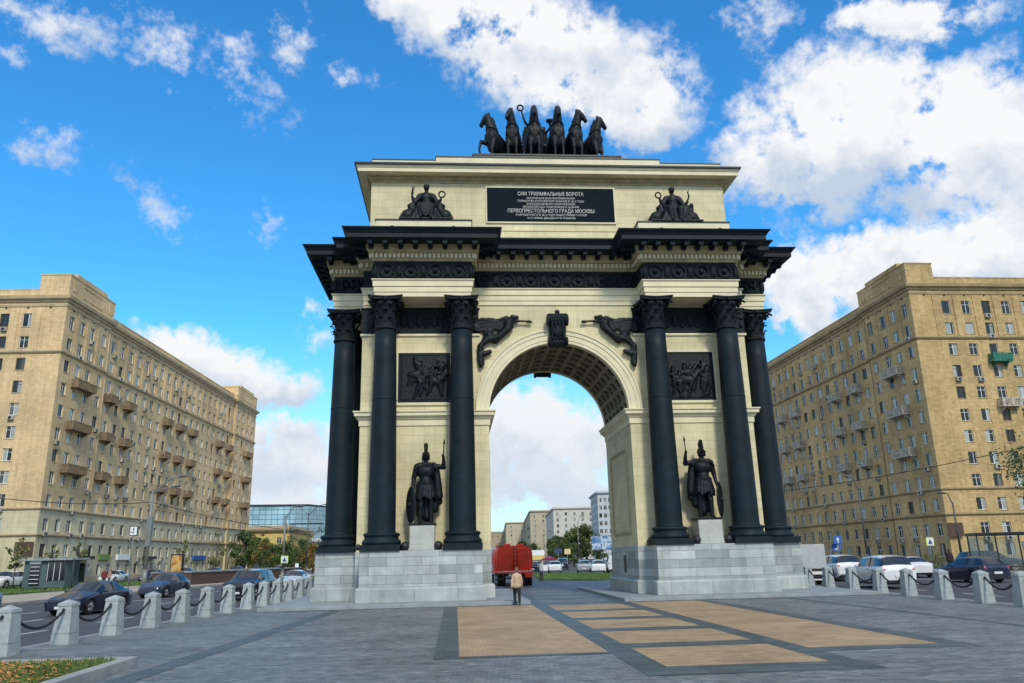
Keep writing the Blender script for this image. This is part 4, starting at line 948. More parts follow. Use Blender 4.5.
def car_body(kd):
    K=KINDS[kd]; st=K['st']; b=MB(); g=MB(); n=len(st)
    arch_y=(-K['L']*.30,K['L']*.29)
    # refine the stations so the wheel arches come out round
    ys=sorted(set([s[0] for s in st]+[a+d*K['wh']*1.16 for a in arch_y for d in(-1,-.92,-.7,-.35,0,.35,.7,.92,1)]))
    def at(y):
        for i in range(n-1):
            if st[i][0]<=y<=st[i+1][0]:
                f=(y-st[i][0])/(st[i+1][0]-st[i][0]); return [st[i][k]*(1-f)+st[i+1][k]*f for k in range(6)]
    iw0,iw1=st[K['wind'][0]][0],st[K['wind'][1]][0]; ir0,ir1=st[K['rear'][0]][0],st[K['rear'][1]][0]
    rows=[]
    for y in ys:
        _,w,bo,be,ro,rw=at(y)
        zb=bo
        for a in arch_y:
            d=abs(y-a)/(K['wh']*1.16)
            if d<1: zb=max(zb,K['wh']-.0+K['wh']*1.16*math.sqrt(1-d*d))
        zb=min(zb,be-.12); zm=max(zb+.02,bo+(be-bo)*.45)
        rows.append([(w*.93,zb),(w,zm),(w*.995,be-.10),(w*.94,be),(rw+(w*.94-rw)*.12,be+(ro-be)*.80),(rw,ro-(.05 if ro-be>.2 else .01)),(rw*.6,ro),(0,ro+.02)])
    K8=8; g={'windscreen':MB(),'rear_window':MB(),'side_window':MB(),'side_window_r':MB()}
    for s in(-1,1):
        vs=[(s*p[0],y,p[1]) for y,r in zip(ys,rows) for p in r]; fb=[]
        for i in range(len(ys)-1):
            ym=(ys[i]+ys[i+1])/2
            for k in range(K8-1):
                f=(i*K8+k,i*K8+k+1,(i+1)*K8+k+1,(i+1)*K8+k)
                cab=at(ym)[4]-at(ym)[3]>.16
                isg=None
                if iw0<ym<iw1 and k>=3+1 and kd!='x': isg='windscreen'
                elif ir0<ym<ir1 and k>=4: isg='rear_window'
                elif k==3 and cab and iw0+.12<ym<ir1-.1 : isg='side_window' if s<0 else 'side_window_r'
                if isg: g[isg].add([vs[q] for q in f],[(0,1,2,3)],0,True)
                else: fb.append(f)
        b.add(vs,fb,0,True)
    # end caps
    for idx in(0,-1):
        r=rows[idx];y=ys[idx]; pts=[(p[0],y,p[1]) for p in r]+[(-p[0],y,p[1]) for p in reversed(r[:-1])]; b.add(pts,[list(range(len(pts)))],0)
    # underside and wheel wells
    b.box(-K['W']/2*.86,K['W']/2*.86,-K['L']/2*.93,K['L']/2*.93,.24,.50,1)
    b.box(-K['W']/2*.80,K['W']/2*.80,-K['L']/2*.80,K['L']/2*.80,.40,.78,1)
    # pillars
    yb=(iw1+ir0)/2
    for yy in((yb,) if kd!='van' else ()):
        a=at(yy)
        for s in(-1,1): b.add([(s*(a[1]*.95),yy-.05,a[3]-.01),(s*(a[1]*.95),yy+.05,a[3]-.01),(s*(a[5]+.02),yy+.04,a[4]-.05),(s*(a[5]+.02),yy-.04,a[4]-.05)],[(0,1,2,3)],1)
    for yy in (iw1-.30,yb,ir0+.0):
        a=at(yy)
        for s in(-1,1): b.box(min(s*(a[1]*.995+.002),s*(a[1]-.03)),max(s*(a[1]*.995+.002),s*(a[1]-.03)),yy-.008,yy+.008,a[2]+.12,a[3]-.06,1)
    for yy in (yb-.18,ir0-.20):
        a=at(yy)
        for s in(-1,1): b.box(min(s*(a[1]+.012),s*(a[1]-.04)),max(s*(a[1]+.012),s*(a[1]-.04)),yy-.09,yy+.05,a[3]-.17,a[3]-.13,1)
    for a_ in arch_y:
        w_=at(a_)[1]
        for s in(-1,1): b.tube([(s*(w_*.985),a_+K['wh']*1.17*math.cos(t),K['wh']+K['wh']*1.17*math.sin(t)) for t in[PI*q/12 for q in range(13)]],.022,5,1)
    for s in(-1,1): a=at(0); b.box(min(s*a[1]*.96,s*a[1]*.90),max(s*a[1]*.96,s*a[1]*.90),-K['L']*.20,K['L']*.20,a[2]-.05,a[2]+.07,1)
    # number plates, lights, bumpers
    return b,g,K
carmesh={}
def make_car(kd,paint,loc,hd,label,cat='car',group=None):
    """hd: heading of the front, degrees clockwise from +Y; car built facing -Y"""
    if kd not in carmesh:
        b,g,K=car_body(kd); hl=MB();tlm=MB();bp=MB();pl=MB(); st=K['st']; F=st[1];Rr=st[-2]
        hl.ell((F[1]*.78,F[0]+.10,F[3]-.08),(.17,.10,.075),0,10,6); tlm.ell((Rr[1]*.86,Rr[0]-.06,Rr[3]-.10),(.13,.10,.13 if kd in('suv','van','wagon','hatch') else .08),0,10,6)
        zb=.42 if kd in('suv','van') else .34
        bp.box(-.62,.62,F[0]-.06,F[0]+.05,zb-.08,zb+.10); bp.box(-.45,.45,F[0]-.055,F[0]+.05,F[3]-.18,F[3]-.08); bp.box(-.72,.72,Rr[0]-.06,Rr[0]+.07,zb-.1,zb+.04)
        pl.box(-.26,.26,F[0]-.085,F[0]-.05,zb-.03,zb+.08); pl.box(-.26,.26,Rr[0]+.05,Rr[0]+.085,zb+.18,zb+.30)
        mr=MB()
        for s in(1,): mr.ell((s*(K['W']/2+.06),st[K['wind'][0]][0]+.35,st[4][3]+.08),(.11,.07,.08),0,8,6)
        carmesh[kd]=(b,{k_:v_.mesh('window',[M['glassd']],merge=True) for k_,v_ in g.items() if v_.v},hl.mesh('headlight',[M['hlight']]),tlm.mesh('taillight',[M['tlight']]),bp.mesh('bumper_trim',[M['black']]),pl.mesh('number_plate',[M['plate']]),mr,K)
    b,gm,hl,tl_,bp,pl,mr,K=carmesh[kd]
    r=empty('parked_car' if cat=='parked' else 'car',loc,R(180-hd)); 
    if kd=='van': r.name='van'
    if kd=='suv': r.name='suv_car'
    cat='van' if kd=='van' else 'car'
    tag(r,label,cat,group)
    o=b.build('body',[paint,M['black']],r)
    [link(k_.replace('_r','') if k_.endswith('_r') else k_,m_,r) for k_,m_ in gm.items()]; link('bumper_trim',bp,r); link('number_plate',pl,r); o2=mr.build('wing_mirror',[paint],r); o3=link('wing_mirror',o2.data,r); o3.scale=(-1,1,1)
    for me,nm in((hl,'headlight'),(tl_,'taillight')):
        a=link(nm,me,r); c=link(nm,me,r); c.scale=(-1,1,1)
    ty,ri=wheel_meshes(K['wh'])
    for yy in(-K['L']*.30,K['L']*.29):
        for s in(-1,1):
            w=link('wheel',ty,r,(s*(K['W']/2-.13),yy,K['wh'])); q=link('rim',ri,w); 
            if s<0: w.scale=(-1,1,1)
    return r
def C(kd,paint,x,y,hd,label,group=None): return make_car(kd,M[paint],(x,y,RZ),hd,label,group=group)
C('sedan','c_dark',-22.4,4.2,188,'dark blue car driving nearest to the camera on the left road')
C('hatch','c_navy',-25.0,21.4,190,'dark navy hatchback with headlights on, driving in front of the brown parapet')
C('suv','c_black',-17.6,14.4,185,'black off-road car passing just left of the arch with white headlight')
C('sedan','c_white',-18.4,32.0,186,'white saloon approaching on the left road right beside the arch pedestal')
C('hatch','c_blue',-27.6,2.6,186,'blue car cut off by the left edge of the photo')
C('suv','c_white',18.3,7.6,4,'large white off-road car nearest behind the right bollards, its dark rear window facing us')
C('suv','c_white',21.4,19.2,2,'white off-road car ahead of the larger white one, beside the grey lorry')
C('sedan','c_white',28.2,21.5,12,'white saloon between the white off-road car and the dark estate car')
C('wagon','c_dark',25.9,11.2,-4,'dark blue estate car with red tail light in front of the bus shelter')
C('hatch','c_black',20.1,-4.1,4,'black car cut off by the right edge behind the last bollard')
C('suv','c_black',37.5,26.0,95,'black off-road car parked behind the bus shelter',)
# parked rows by the left building and far traffic
rnd=random.Random(11)
PK=[(-50.5,50,'c_white','suv','white off-road car parked left of the kiosk at the photo edge'),(-46.5,66,'c_white','sedan','white saloon parked just right of the kiosk'),
(-43.5,70,'c_grey','sedan','grey saloon parked right of the white saloon near the kiosk'),(-41.0,74,'c_black','hatch','black hatchback parked before the building, left of the tall lamp post'),(-40.0,84,'c_silver','sedan','silver saloon parked behind the tall lamp post'),
(-39.0,92,'c_red','hatch','red hatchback parked beyond the silver saloon'),(-37.5,100,'c_dark','suv','dark off-road car parked beyond the brown parapet'),(-36.5,110,'c_white','sedan','white saloon parked above the brown parapet'),(-35.4,120,'c_grey','suv','grey off-road car parked at the far end of the row')]
for x,y,p,k,l in PK: make_car(k,M[p],(x,y,-.15),184+rnd.uniform(-3,3),l,'parked',group='cars parked before the left building')
FAR=[(7.4,66,'c_white','sedan','white saloon parked beyond the lawn right of the yellow sign'),(4.4,64,'c_dark','hatch','dark hatchback beyond the lawn beside the flower stall'),(10.3,61,'c_silver','hatch','silver hatchback seen left of the white van through the arch'),(11.3,57,'c_white','hatch','white hatchback beside the white van through the arch'),
(1.9,70,'c_grey','sedan','grey saloon beyond the person by the road'),(6.2,80,'c_red','sedan','red saloon far down the avenue'),(11.0,86,'c_dark','suv','dark off-road car far down the avenue')]
for x,y,p,k,l in FAR: C(k,p,x,y,8,l,'far cars seen through the arch')
C('van','c_white',13.6,58.5,8,'white van parked beside the right pier through the arch')
# red tank lorry under the arch
M['whiteb0']=simple('reflective_white',(.7,.68,.6),.5)
def tank_truck():
    r=empty('tank_lorry',(-1.15,23.6,RZ+.0),R(2)); tag(r,'red tank lorry driving away, seen from behind under the arch','lorry')
    red=simple('red_tank_paint',(.95,.055,.016),.5,var=.2,nscale=1.5,bump=.05)
    y0=-3.6
    def sup(a,b_,n=28,p=4.2):
        out=[]
        for i in range(n):
            t=2*PI*i/n;c,s=math.cos(t),math.sin(t); out.append((a*abs(c)**(2/p)*(1 if c>0 else -1),b_*abs(s)**(2/p)*(1 if s>0 else -1)))
        return out
    b=MB(); rings=[(y0,.90,.62),(y0+.06,1.10,.80),(y0+.14,1.18,.86),(2.0,1.18,.86),(2.1,1.0,.7)]; vs=[];n=28
    for y,a,c in rings: vs+=[(x,y,1.95+z) for x,z in sup(a,c)]
    fs=[(k*n+i,k*n+(i+1)%n,(k+1)*n+(i+1)%n,(k+1)*n+i) for k in range(4) for i in range(n)]+[list(range(n)),[4*n+i for i in range(n)]]
    b.add(vs,fs,0,True); b.tube([(x*1.01,y0+.12,1.95+z) for x,z in sup(1.18,.86)],.035,6,closed=True); b.tube([(x*1.01,-1.2,1.95+z) for x,z in sup(1.18,.86)],.03,6,closed=True)
    b.box(-1.12,1.12,y0-.02,y0+.1,1.62,1.68); b.build('tank',red,r)
    b=MB(); b.cyl((-.45,-2.6,2.78),(-.45,-2.6,2.98),.24,n=16); b.cyl((.5,-2.2,2.78),(.5,-2.2,2.98),.24,n=16)
    b.box(-.9,.9,-3.3,1.2,2.80,2.84); b.tube([(-.9,y0+.3,2.78),(-.9,y0+.3,3.05),(-.9,1.2,3.05),(-.9,1.2,2.8)],.02,5); b.build('hatches_and_rail',red,r)
    b=MB(); b.box(-1.22,1.22,y0-.05,2.1,1.02,1.14); b.box(-1.22,1.22,y0-.15,y0,.98,1.24); b.box(-1.15,-.35,y0-.12,y0-.02,1.26,1.62); b.box(.62,1.12,y0-.2,y0-.02,.72,1.0); b.build('rear_cabinet',red,r)
    for xx in(-.55,.55):
        b=MB(); b.box(xx-.22,xx+.22,y0-.035,y0+.0,1.78,2.3); b.build('rear_panel',red,r)
    b=MB(); b.cyl((-.13,y0-.1,1.15),(-.13,y0-.1,2.85),.02,n=6); b.cyl((.13,y0-.1,1.15),(.13,y0-.1,2.85),.02,n=6)
    for i in range(6): b.cyl((-.13,y0-.1,1.3+.27*i),(.13,y0-.1,1.3+.27*i),.015,n=6)
    b.build('ladder',M['black'],r)
    b=MB(); b.box(-1.2,1.2,y0-.165,y0-.152,1.08,1.16); b.build('reflective_strip',M['whiteb0'],r)
    b=MB(); b.box(-.45,.45,y0+.1,5.2,.75,1.0); b.box(-1.15,1.15,y0-.1,y0+.0,.62,.72); b.box(-.9,-.8,y0-.08,y0,.6,1.0); b.box(.8,.9,y0-.08,y0,.6,1.0)
    for s in(-1,1): b.box(s*1.1-.12,s*1.1+.12,y0+.55,y0+.6,.35,1.0)
    b.build('chassis',M['black'],r)
    b=MB(); b.box(-1.16,1.16,2.6,4.6,.8,2.75); b.box(-1.1,1.1,4.6,4.75,.8,1.6); bevel(b.build('cab',M['c_white'],r),.12,3)
    b=MB(); b.box(-.9,.9,2.57,2.61,1.8,2.4); b.build('cab_window',M['glassd'],r)
    b=MB()
    for s in(-1,1): b.tube([(s*1.15,4.3,2.4),(s*1.42,4.3,2.4),(s*1.42,4.3,2.1)],.025,5); b.box(s*1.42-.09,s*1.42+.09,4.25,4.32,1.75,2.35)
    b.build('wing_mirror',M['black'],r)
    ty,ri=wheel_meshes(.5)
    for yy in(y0+1.0,y0+2.3,3.6):
        for s in(-1,1):
            for off in((0,-.30) if yy<2 else (0,)):
                w=link('wheel',ty,r,(s*(1.08+off),yy,.5)); w.scale=(s*1.25,1,1); link('rim',ri,w)
    for s in(-1,1):
        b=MB(); b.box(s*.98-.12,s*.98+.12,y0-.19,y0-.15,.98,1.10); b.build('taillight',M['tlight'],r)
    b=MB(); b.prism([(-.55,.80),(-.25,.80),(-.40,1.05)],y0-.24,y0-.21,'y'); b.box(-.26,.26,y0-.14,y0-.11,.62,.74); b.build('number_plate',M['plate'],r)
tank_truck()
def box_truck():
    r=empty('box_lorry',(16.75,15.4,RZ),R(-3)); tag(r,'grey box lorry seen from behind between the arch pedestal and the white off-road cars','lorry')
    b=MB(); b.box(-1.15,1.15,-2.6,3.2,.95,2.42); bevel(b.build('cargo_box',simple('grey_tarpaulin',(.42,.45,.46),.7,var=.08),r),.04)
    b=MB(); 
    for z0,z1 in((.62,.80),(.28,.36)): b.box(-1.15,1.15,-2.72,-2.62,z0,z1)
    b.build('underrun_bar',M['white'],r)
    b=MB(); b.box(-1.1,1.1,-2.6,3.0,.45,.95); b.build('chassis',M['black'],r)
    b=MB(); b.box(-1.05,1.05,3.3,4.9,.5,2.2); bevel(b.build('cab',M['c_white'],r),.12,3)
    ty,ri=wheel_meshes(.42)
    for yy in(-1.4,3.9):
        for s in(-1,1): w=link('wheel',ty,r,(s*1.0,yy,.42)); w.scale=(s,1,1); link('rim',ri,w)
    for s in(-1,1):
        b=MB(); b.box(s*1.0-.12,s*1.0+.12,-2.76,-2.72,.64,.78); b.build('taillight',M['tlight'],r)
box_truck()
# ------------------------------------------------------------------ people
def person(x,y,z,h,rot,label,coat,pants,hair,skin=(.42,.27,.19),stride=.1,long=False,lean=0.0,bag=False):
    k=h/1.72; r=empty('person',(x,y,z),rot); tag(r,label,'person'); r.scale=(k,)*3
    sk=simple('skin_tone',skin,.6,var=.05); cm=simple('coat_cloth',coat,.85,var=.15,nscale=6); pm=simple('trouser_cloth',pants,.9,var=.15); hm_=simple('hair',hair,.8,var=.2)
    b=MB(); L=lean
    b.ell((0,-.01-L*1.2,1.60),(.075,.092,.115)); b.ell((0,-.10-L*1.2,1.585),(.013,.022,.022)); b.cap((0,-L*.9,1.38),(0,-L,1.52),.052,.045)
    for s in(-1,1): b.ell((s*.075,0-L*1.2,1.59),(.012,.02,.03),0,6,5); b.ell((s*.03,-.085-L*1.2,1.61),(.014,.012,.009),0,6,5)
    b.ell((0,-.092-L*1.2,1.545),(.025,.012,.007),0,6,5)
    b.cap((-.09,0,1.28),(.09,0,1.28),.10,.10); b.cap((0,0,1.25),(0,0,1.02),.13,.12); b.cap((-.07,0,.93),(.07,0,.93),.12,.12)
    feet=[]
    for s in(-1,1):
        st=stride*s; b.cap((s*.09,0,.90),(s*.095,-st*.5-.02,.50),.085,.06); b.cap((s*.095,-st*.5-.02,.50),(s*.095,-st*.6+.04,.09),.055,.038); b.cap((s*.095,-st*.6+.05,.035),(s*.10,-st*.6-.12,.03),.036,.032)
        # arms with separate fingers
        b.cap((s*.19,0,1.33),(s*.235,.03*s,1.06),.048,.038); b.cap((s*.235,.03*s,1.06),(s*.245,st*.4-.06,.82),.036,.025); b.ell((s*.247,st*.4-.075,.765),(.018,.035,.045))
        for q in range(4): b.cap((s*.247,st*.4-.10+.018*q,.735),(s*.238,st*.4-.102+.018*q,.675+.006*abs(q-1.5)),.0085,.007,0,5)
        b.cap((s*.242,st*.4-.105,.78),(s*.23,st*.4-.13,.735),.009,.008,0,5)
    meshobj('body',sculpt(b,.013,1),sk,r)
    b=MB(); b.cap((-.10,-L*.5,1.33),(.10,-L*.5,1.33),.115,.115); b.cap((0,0,1.28),(0,0,.98),.165,.17); b.cap((-.06,0,.90),(.06,0,.90),.16,.16) 
    if long: b.cap((-.05,0,.85),(.05,0,.85),.19,.19); b.cap((-.05,.0,.62),(.05,0,.62),.17,.17)
    for s in(-1,1):
        st=stride*s; b.cap((s*.17,0,1.35),(s*.24,.03*s,1.06),.068,.056); b.cap((s*.24,.03*s,1.06),(s*.247,st*.4-.055,.845),.054,.045)
    b.cap((0,-L,1.40),(0,-L,1.44),.075,.065)
    meshobj('coat',sculpt(b,.02,2),cm,r)
    b=MB(); b.cap((-.07,0,.92),(.07,0,.92),.135,.135)
    for s in(-1,1):
        st=stride*s; b.cap((s*.085,0,.86),(s*.095,-st*.5-.02,.50),.105,.078); b.cap((s*.095,-st*.5-.02,.50),(s*.095,-st*.6+.04,.13),.075,.06)
    meshobj('trousers',sculpt(b,.02,1),pm,r)
    b=MB(); b.ell((0,.02-L*1.2,1.635),(.088,.10,.10)); b.ell((0,.05-L*1.2,1.57),(.075,.06,.08)); meshobj('hair',sculpt(b,.02,1),hm_,r)
    for s in(-1,1): b=MB(); st=stride*s; b.cap((s*.095,-st*.6+.05,.045),(s*.10,-st*.6-.13,.038),.045,.038); b.build('shoe',M['black'],r)
    return r
person(-2.6,-1.85,GZ,1.52,R(180),'person in a beige jacket and black trousers walking away under the arch',(.50,.36,.25),(.012,.013,.016),(.20,.11,.06),stride=.28,lean=.02)
person(2.5,36.5,-.30,1.7,R(60),'person in a light jacket standing by the road beyond the red lorry',(.40,.42,.44),(.02,.02,.03),(.08,.05,.03))
person(-41.2,50.5,-.15,1.75,R(20),'person in a dark red coat standing right of the kiosk',(.18,.03,.04),(.03,.03,.04),(.05,.03,.02))
person(-40.5,50.1,-.15,1.68,R(-40),'person in a pinkish coat beside the one in dark red near the kiosk',(.42,.24,.22),(.04,.04,.05),(.1,.06,.03))
person(-36.2,48.5,-.15,1.8,R(10),'person in dark blue clothes walking between the kiosk and the tall lamp post',(.02,.035,.10),(.015,.02,.05),(.03,.02,.02),stride=.25)
person(34.5,26.5,-.15,1.75,R(160),'person in dark clothes waiting under the yellow crossing sign on the right',(.03,.02,.025),(.02,.02,.025),(.04,.03,.02))
# ================================================================== BUILDINGS
CAMP=Vector((-5.172,-35.973,1.805))
def win_mesh(w,h,fr,var=0):
    b=MB(); t=.07
    # frame in the opening, 0.16 behind the wall face (faces -Y, +Y goes inward)
    y0,y1=.14,.20
    b.box(-w/2,w/2,y0,y1,-h/2,-h/2+t); b.box(-w/2,w/2,y0,y1,h/2-t,h/2); b.box(-w/2,-w/2+t,y0,y1,-h/2+t,h/2-t); b.box(w/2-t,w/2,y0,y1,-h/2+t,h/2-t)
    if var!=2:
        b.box(-.035,.035,y0,y1,-h/2+t,h/2-t) if var==0 else b.box(w*.12,w*.12+.07,y0,y1,-h/2+t,h/2-t)
        if var==0: b.box(-w/2+t,w/2-t,y0+.005,y1-.005,h*.18,h*.18+.05)
    b.box(-w/2-.08,w/2+.08,-.07,.14,-h/2-.09,-h/2-.003,2)
    for a,c in(((-w/2+t,-.035),(.035,w/2-t)) if var==0 else ((-w/2+t,w*.12),(w*.12+.07,w/2-t)) if var==1 else ((-w/2+t,w/2-t),)):
        b.add([(a,.18,-h/2+t),(c,.18,-h/2+t),(c,.18,h/2-t),(a,.18,h/2-t)],[(0,1,2,3)],1)
    return b
WM={}
def get_win(w,h,v,trim):
    key=(w,h,v,trim)
    if key not in WM:
        b=win_mesh(w,h,None,0 if v in(0,3) else v if v<3 else 0)
        WM[key]=(b,b.mesh('window',[M['frame_w'] if v!=3 else M['frame_d'],M['glass'],M[trim]]))
    return WM[key]
def grid_facade(b,us,rows,u0,u1,z0,z1,P,dep=.24,ww=1.3):
    """wall with real openings; returns list of window centres"""
    ce=[u0]; 
    for u in us: ce+=[u-ww/2,u+ww/2]
    ce.append(u1); ze=[z0]
    for z,h in rows: ze+=[z-h/2,z+h/2]
    ze.append(z1)
    for i in range(len(ce)-1):
        for j in range(len(ze)-1):
            a,c,d,e=ce[i],ce[i+1],ze[j],ze[j+1]
            if i%2==1 and j%2==1:
                for q in([(a,d,0),(c,d,0),(c,d,dep),(a,d,dep)],[(a,e,0),(c,e,0),(c,e,dep),(a,e,dep)],[(a,d,0),(a,e,0),(a,e,dep),(a,d,dep)],[(c,d,0),(c,e,0),(c,e,dep),(c,d,dep)]):
                    b.add([P(*p) for p in q],[(0,1,2,3)])
            else: b.add([P(a,d,0),P(c,d,0),P(c,e,0),P(a,e,0)],[(0,1,2,3)])
    return [(u,z,h) for u in us for z,h in rows]
def balcony_mesh(W,mat,D=1.15,style=0):
    b=MB(); b.box(-W/2,W/2,-D,0,-.18,0)
    b.prism([(0,-.18),(-D*.8,-.18),(-D*.55,-.42),(0,-.75)],-W/2+.4,-W/2+.65,'x'); b.prism([(0,-.18),(-D*.8,-.18),(-D*.55,-.42),(0,-.75)],W/2-.65,W/2-.4,'x')
    b.box(-W/2,W/2,-D,-D+.10,.95,1.08); b.box(-W/2,-W/2+.1,-D,0,.95,1.08); b.box(W/2-.1,W/2,-D,0,.95,1.08)
    if style==0:
        n=int(W/.24)
        for i in range(n+1):
            x=-W/2+.06+(W-.12)*i/n; b.box(x-.05,x+.05,-D+.02,-D+.09,0,.95)
        for s in(-1,1):
            for i in range(5): y=-D+.1+(D-.1)*i/5; b.box(s*(W/2-.05)-.04,s*(W/2-.05)+.04,y,y+.08,0,.95)
    else:
        b.box(-W/2+.03,W/2-.03,-D+.03,-D+.07,.08,.9); b.box(-W/2+.02,-W/2+.06,-D,0,.08,.9); b.box(W/2-.06,W/2-.02,-D,0,.08,.9)
    for x in(-W/2+.1,0,W/2-.1): b.box(x-.13,x+.13,-D-.015,-D+.11,0,1.14)
    return b.mesh('balcony',[mat])
def ac_mesh():
    b=MB(); b.box(-.42,.42,-.42,-.06,-.28,.28); b.cyl((0,-.425,0),(0,-.45,0),.22,n=14,m=1); b.box(-.35,-.3,-.4,.02,-.34,-.28,1); b.box(.3,.35,-.4,.02,-.34,-.28,1)
    return b.mesh('air_conditioner',[M['plasticw'],M['black']])
AC=ac_mesh()
ROWS=[(1.15,2.1),(4.1,1.75),(7.5,1.75),(10.75,1.75),(13.9,1.75),(17.0,1.75),(20.1,1.75),(23.4,1.75),(26.6,1.75),(29.9,1.75),(33.15,1.75),(36.45,2.0)]
def big_building(name,label,org,head,sx,D,mwall,mtrim,mbalc,balc,ends,seed,L=94,style=0):
    rnd=random.Random(seed); r=empty(name,(org[0],org[1],-.15),R(-head)); tag(r,label,'building')
    Z=.15
    def PS(off): return lambda u,z,d:(sx*(off+d),u,z+Z)
    PE=lambda u,z,d:(sx*u,d,z+Z)
    c1=[1.9,5.0,8.0,11.7]; c2=[16.1+3.27*i for i in range(19)]; c3=[80.2,84,87.6,91.6]
    ce=[5.5+3.18*i for i in range(int((D-7)/3.18)+1)]
    b=MB(); W=[]
    for us,u0,u1,off in((c1,0,13.5,0),(c2,13.5,78,.5),(c3,78,L,0)):
        for u,z,h in grid_facade(b,us,ROWS,u0,u1,-.3,40.0,PS(off)): W.append((sx*off,u,z+Z,h,-sx))
    for u,z,h in grid_facade(b,ce,ROWS,0,D,-.3,40.0,PE): W.append((sx*u,0,z+Z,h,0))
    b.add([(0,13.5,-.3),(sx*.5,13.5,-.3),(sx*.5,13.5,40.15),(0,13.5,40.15)],[(0,1,2,3)]); b.add([(0,78,-.3),(sx*.5,78,-.3),(sx*.5,78,40.15),(0,78,40.15)],[(0,1,2,3)])
    b.add([(0,L,-.3),(sx*D,L,-.3),(sx*D,L,40.15),(0,L,40.15)],[(0,1,2,3)]); b.add([(sx*D,0,-.3),(sx*D,L,-.3),(sx*D,L,40.15),(sx*D,0,40.15)],[(0,1,2,3)])
    b.build('wall',M[mwall],r)
    # dark room shell behind the openings is given by the glass panes
    def ol(e): return [(sx*-e,-e),(sx*-e,13.5+e),(sx*(.5-e),13.5+e),(sx*(.5-e),78-e),(sx*-e,78-e),(sx*-e,L+e),(sx*(D+e),L+e),(sx*(D+e),-e)]
    for zz,h,e in((31.45,.42,.32),(9.45,.34,.26),(5.95,.36,.30),(0,.5,.08)):
        b=MB(); b.loft(ol,[(.0,zz+Z-.02),(e*.5,zz+Z),(e,zz+h*.45+Z),(e,zz+h+Z),(.0,zz+h+Z+.06)],caps=(False,False)) if zz else b.loft(ol,[(e,-.3),(e,.6),(0,.66)],caps=(False,False))
        b.build('string_course' if zz else 'base_course',M[mtrim],r)
    b=MB(); b.loft(ol,[(.01,38.55),(.10,38.6),(.14,38.9),(.01,38.95)],caps=(False,False)); b.loft(ol,[(.01,39.2),(.22,39.3),(.30,39.55),(.62,39.7),(.70,40.05),(.72,40.15),(-.3,40.22)],caps=(False,True)); b.build('cornice',M[mtrim],r)
    b=MB(); b.loft(lambda e:ol(e-.12),[(0,40.18),(0,41.25),(.06,41.27),(.06,41.42)],caps=(False,True)); b.build('roof_parapet',M[mwall],r)
    # corner turrets
    for y0,y1 in((-.02,14.0),(L-15.5,L+.02)):
        b=MB(); xa,xb=sorted((sx*-.02,sx*4.3)); b.box(xa,xb,y0,y1,40.2,43.45); b.box(min(xa-.08,xa),xb+.08,y0-.08,y1+.08,43.452,43.62)
        xm=sorted((sx*.15,sx*4.1)); b.box(xm[0],xm[1],y0+2.2,y1-2.4,43.6,44.35)
        for q in((y0+1.0,y0+2.0),(y1-2,y1-1)): xs_=sorted((sx*-.10,sx*-.022)); b.box(xs_[0],xs_[1],q[0],q[1],41.3,42.9)
        xs_=sorted((sx*-.09,sx*-.022)); b.box(xs_[0],xs_[1],y0+4,y1-4,41.1,41.25); b.box(xs_[0],xs_[1],y0+4,y1-4,42.8,42.95)
        b.build('corner_turret',M[mwall],r)
    # pilaster strips between the top two floors
    for us,off in((c1,0),(c2,.5),(c3,0)):
        for i in range(len(us)-1):
            b=MB(); u=(us[i]+us[i+1])/2; x=sorted((sx*(off-.10),sx*(off-.003))); b.box(x[0],x[1],u-.42,u+.42,32.1,38.5); b.build('pilaster',M[mwall],r)
    us=[2.3-.0]+ce
    for i in range(len(us)-1):
        b=MB(); u=(us[i]+us[i+1])/2; x=sorted((sx*(u-.42),sx*(u+.42))); b.box(x[0],x[1],-.10,-.003,32.1,38.5); b.build('pilaster',M[mwall],r)
    # rain pipes
    for u in(13.1,77.6): b=MB(); b.cyl((sx*-.12,u,0),(sx*-.12,u,39),.07,n=8); b.build('rain_pipe',M[mtrim],r)
    vb=MB(); vb.ell((0,0,0),(.15,.15,.15),0,8,6); vm=vb.mesh('attic_vent',[M['black']])
    for us,off in((c1,0),(c2,.5),(c3,0)):
        for u in us: link('attic_vent',vm,r,(sx*(off-.01),u,38.3+Z))
    for u in[2.3]+ce: link('attic_vent',vm,r,(sx*u,-.01,38.3+Z))
    # windows
    mw=r.matrix_world if False else Matrix.Translation((org[0],org[1],-.15))@Matrix.Rotation(R(-head),4,'Z')
    vis_end=22 if sx>0 else 11
    def key(w):
        p=mw@Vector((w[0],w[1],w[2])); d=(p-CAMP).length
        if w[4]==0: d=d*.55 if abs(w[0])<vis_end else d+400
        return d
    W.sort(key=key); rest=MB()
    for i,(x,y,z,h,f) in enumerate(W):
        v=rnd.choices((0,1,2,3),(6,3,1,2))[0]; bb_,me=get_win(1.3,h,v,mtrim); rot=0 if f==0 else (PI/2 if f>0 else -PI/2)
        if i<100: link('window',me,r,(x,y,z),rot)
        else:
            T=Matrix.Translation((x,y,z))@Matrix.Rotation(rot,4,'Z'); mm=[(3 if (v==3 and q==0) else q) for q in bb_.m]
            o=len(rest.v); rest.v+=[tuple(T@Vector(p)) for p in bb_.v]; rest.f+=[[k+o for k in fc] for fc in bb_.f]; rest.m+=mm; rest.sm+=bb_.sm
        if rnd.random()<.26 and z>3 and i<300:
            o=link('air_conditioner',AC,r,(x+ (0 if f else rnd.choice((-.1,.2))),y+(rnd.choice((-.3,.3)) if f else 0),z-h/2-.42),rot)
    o=rest.build('window_rows',[M['frame_w'],M['glass'],M[mtrim],M['frame_d']],r); o['kind']='stuff'
    cache={}
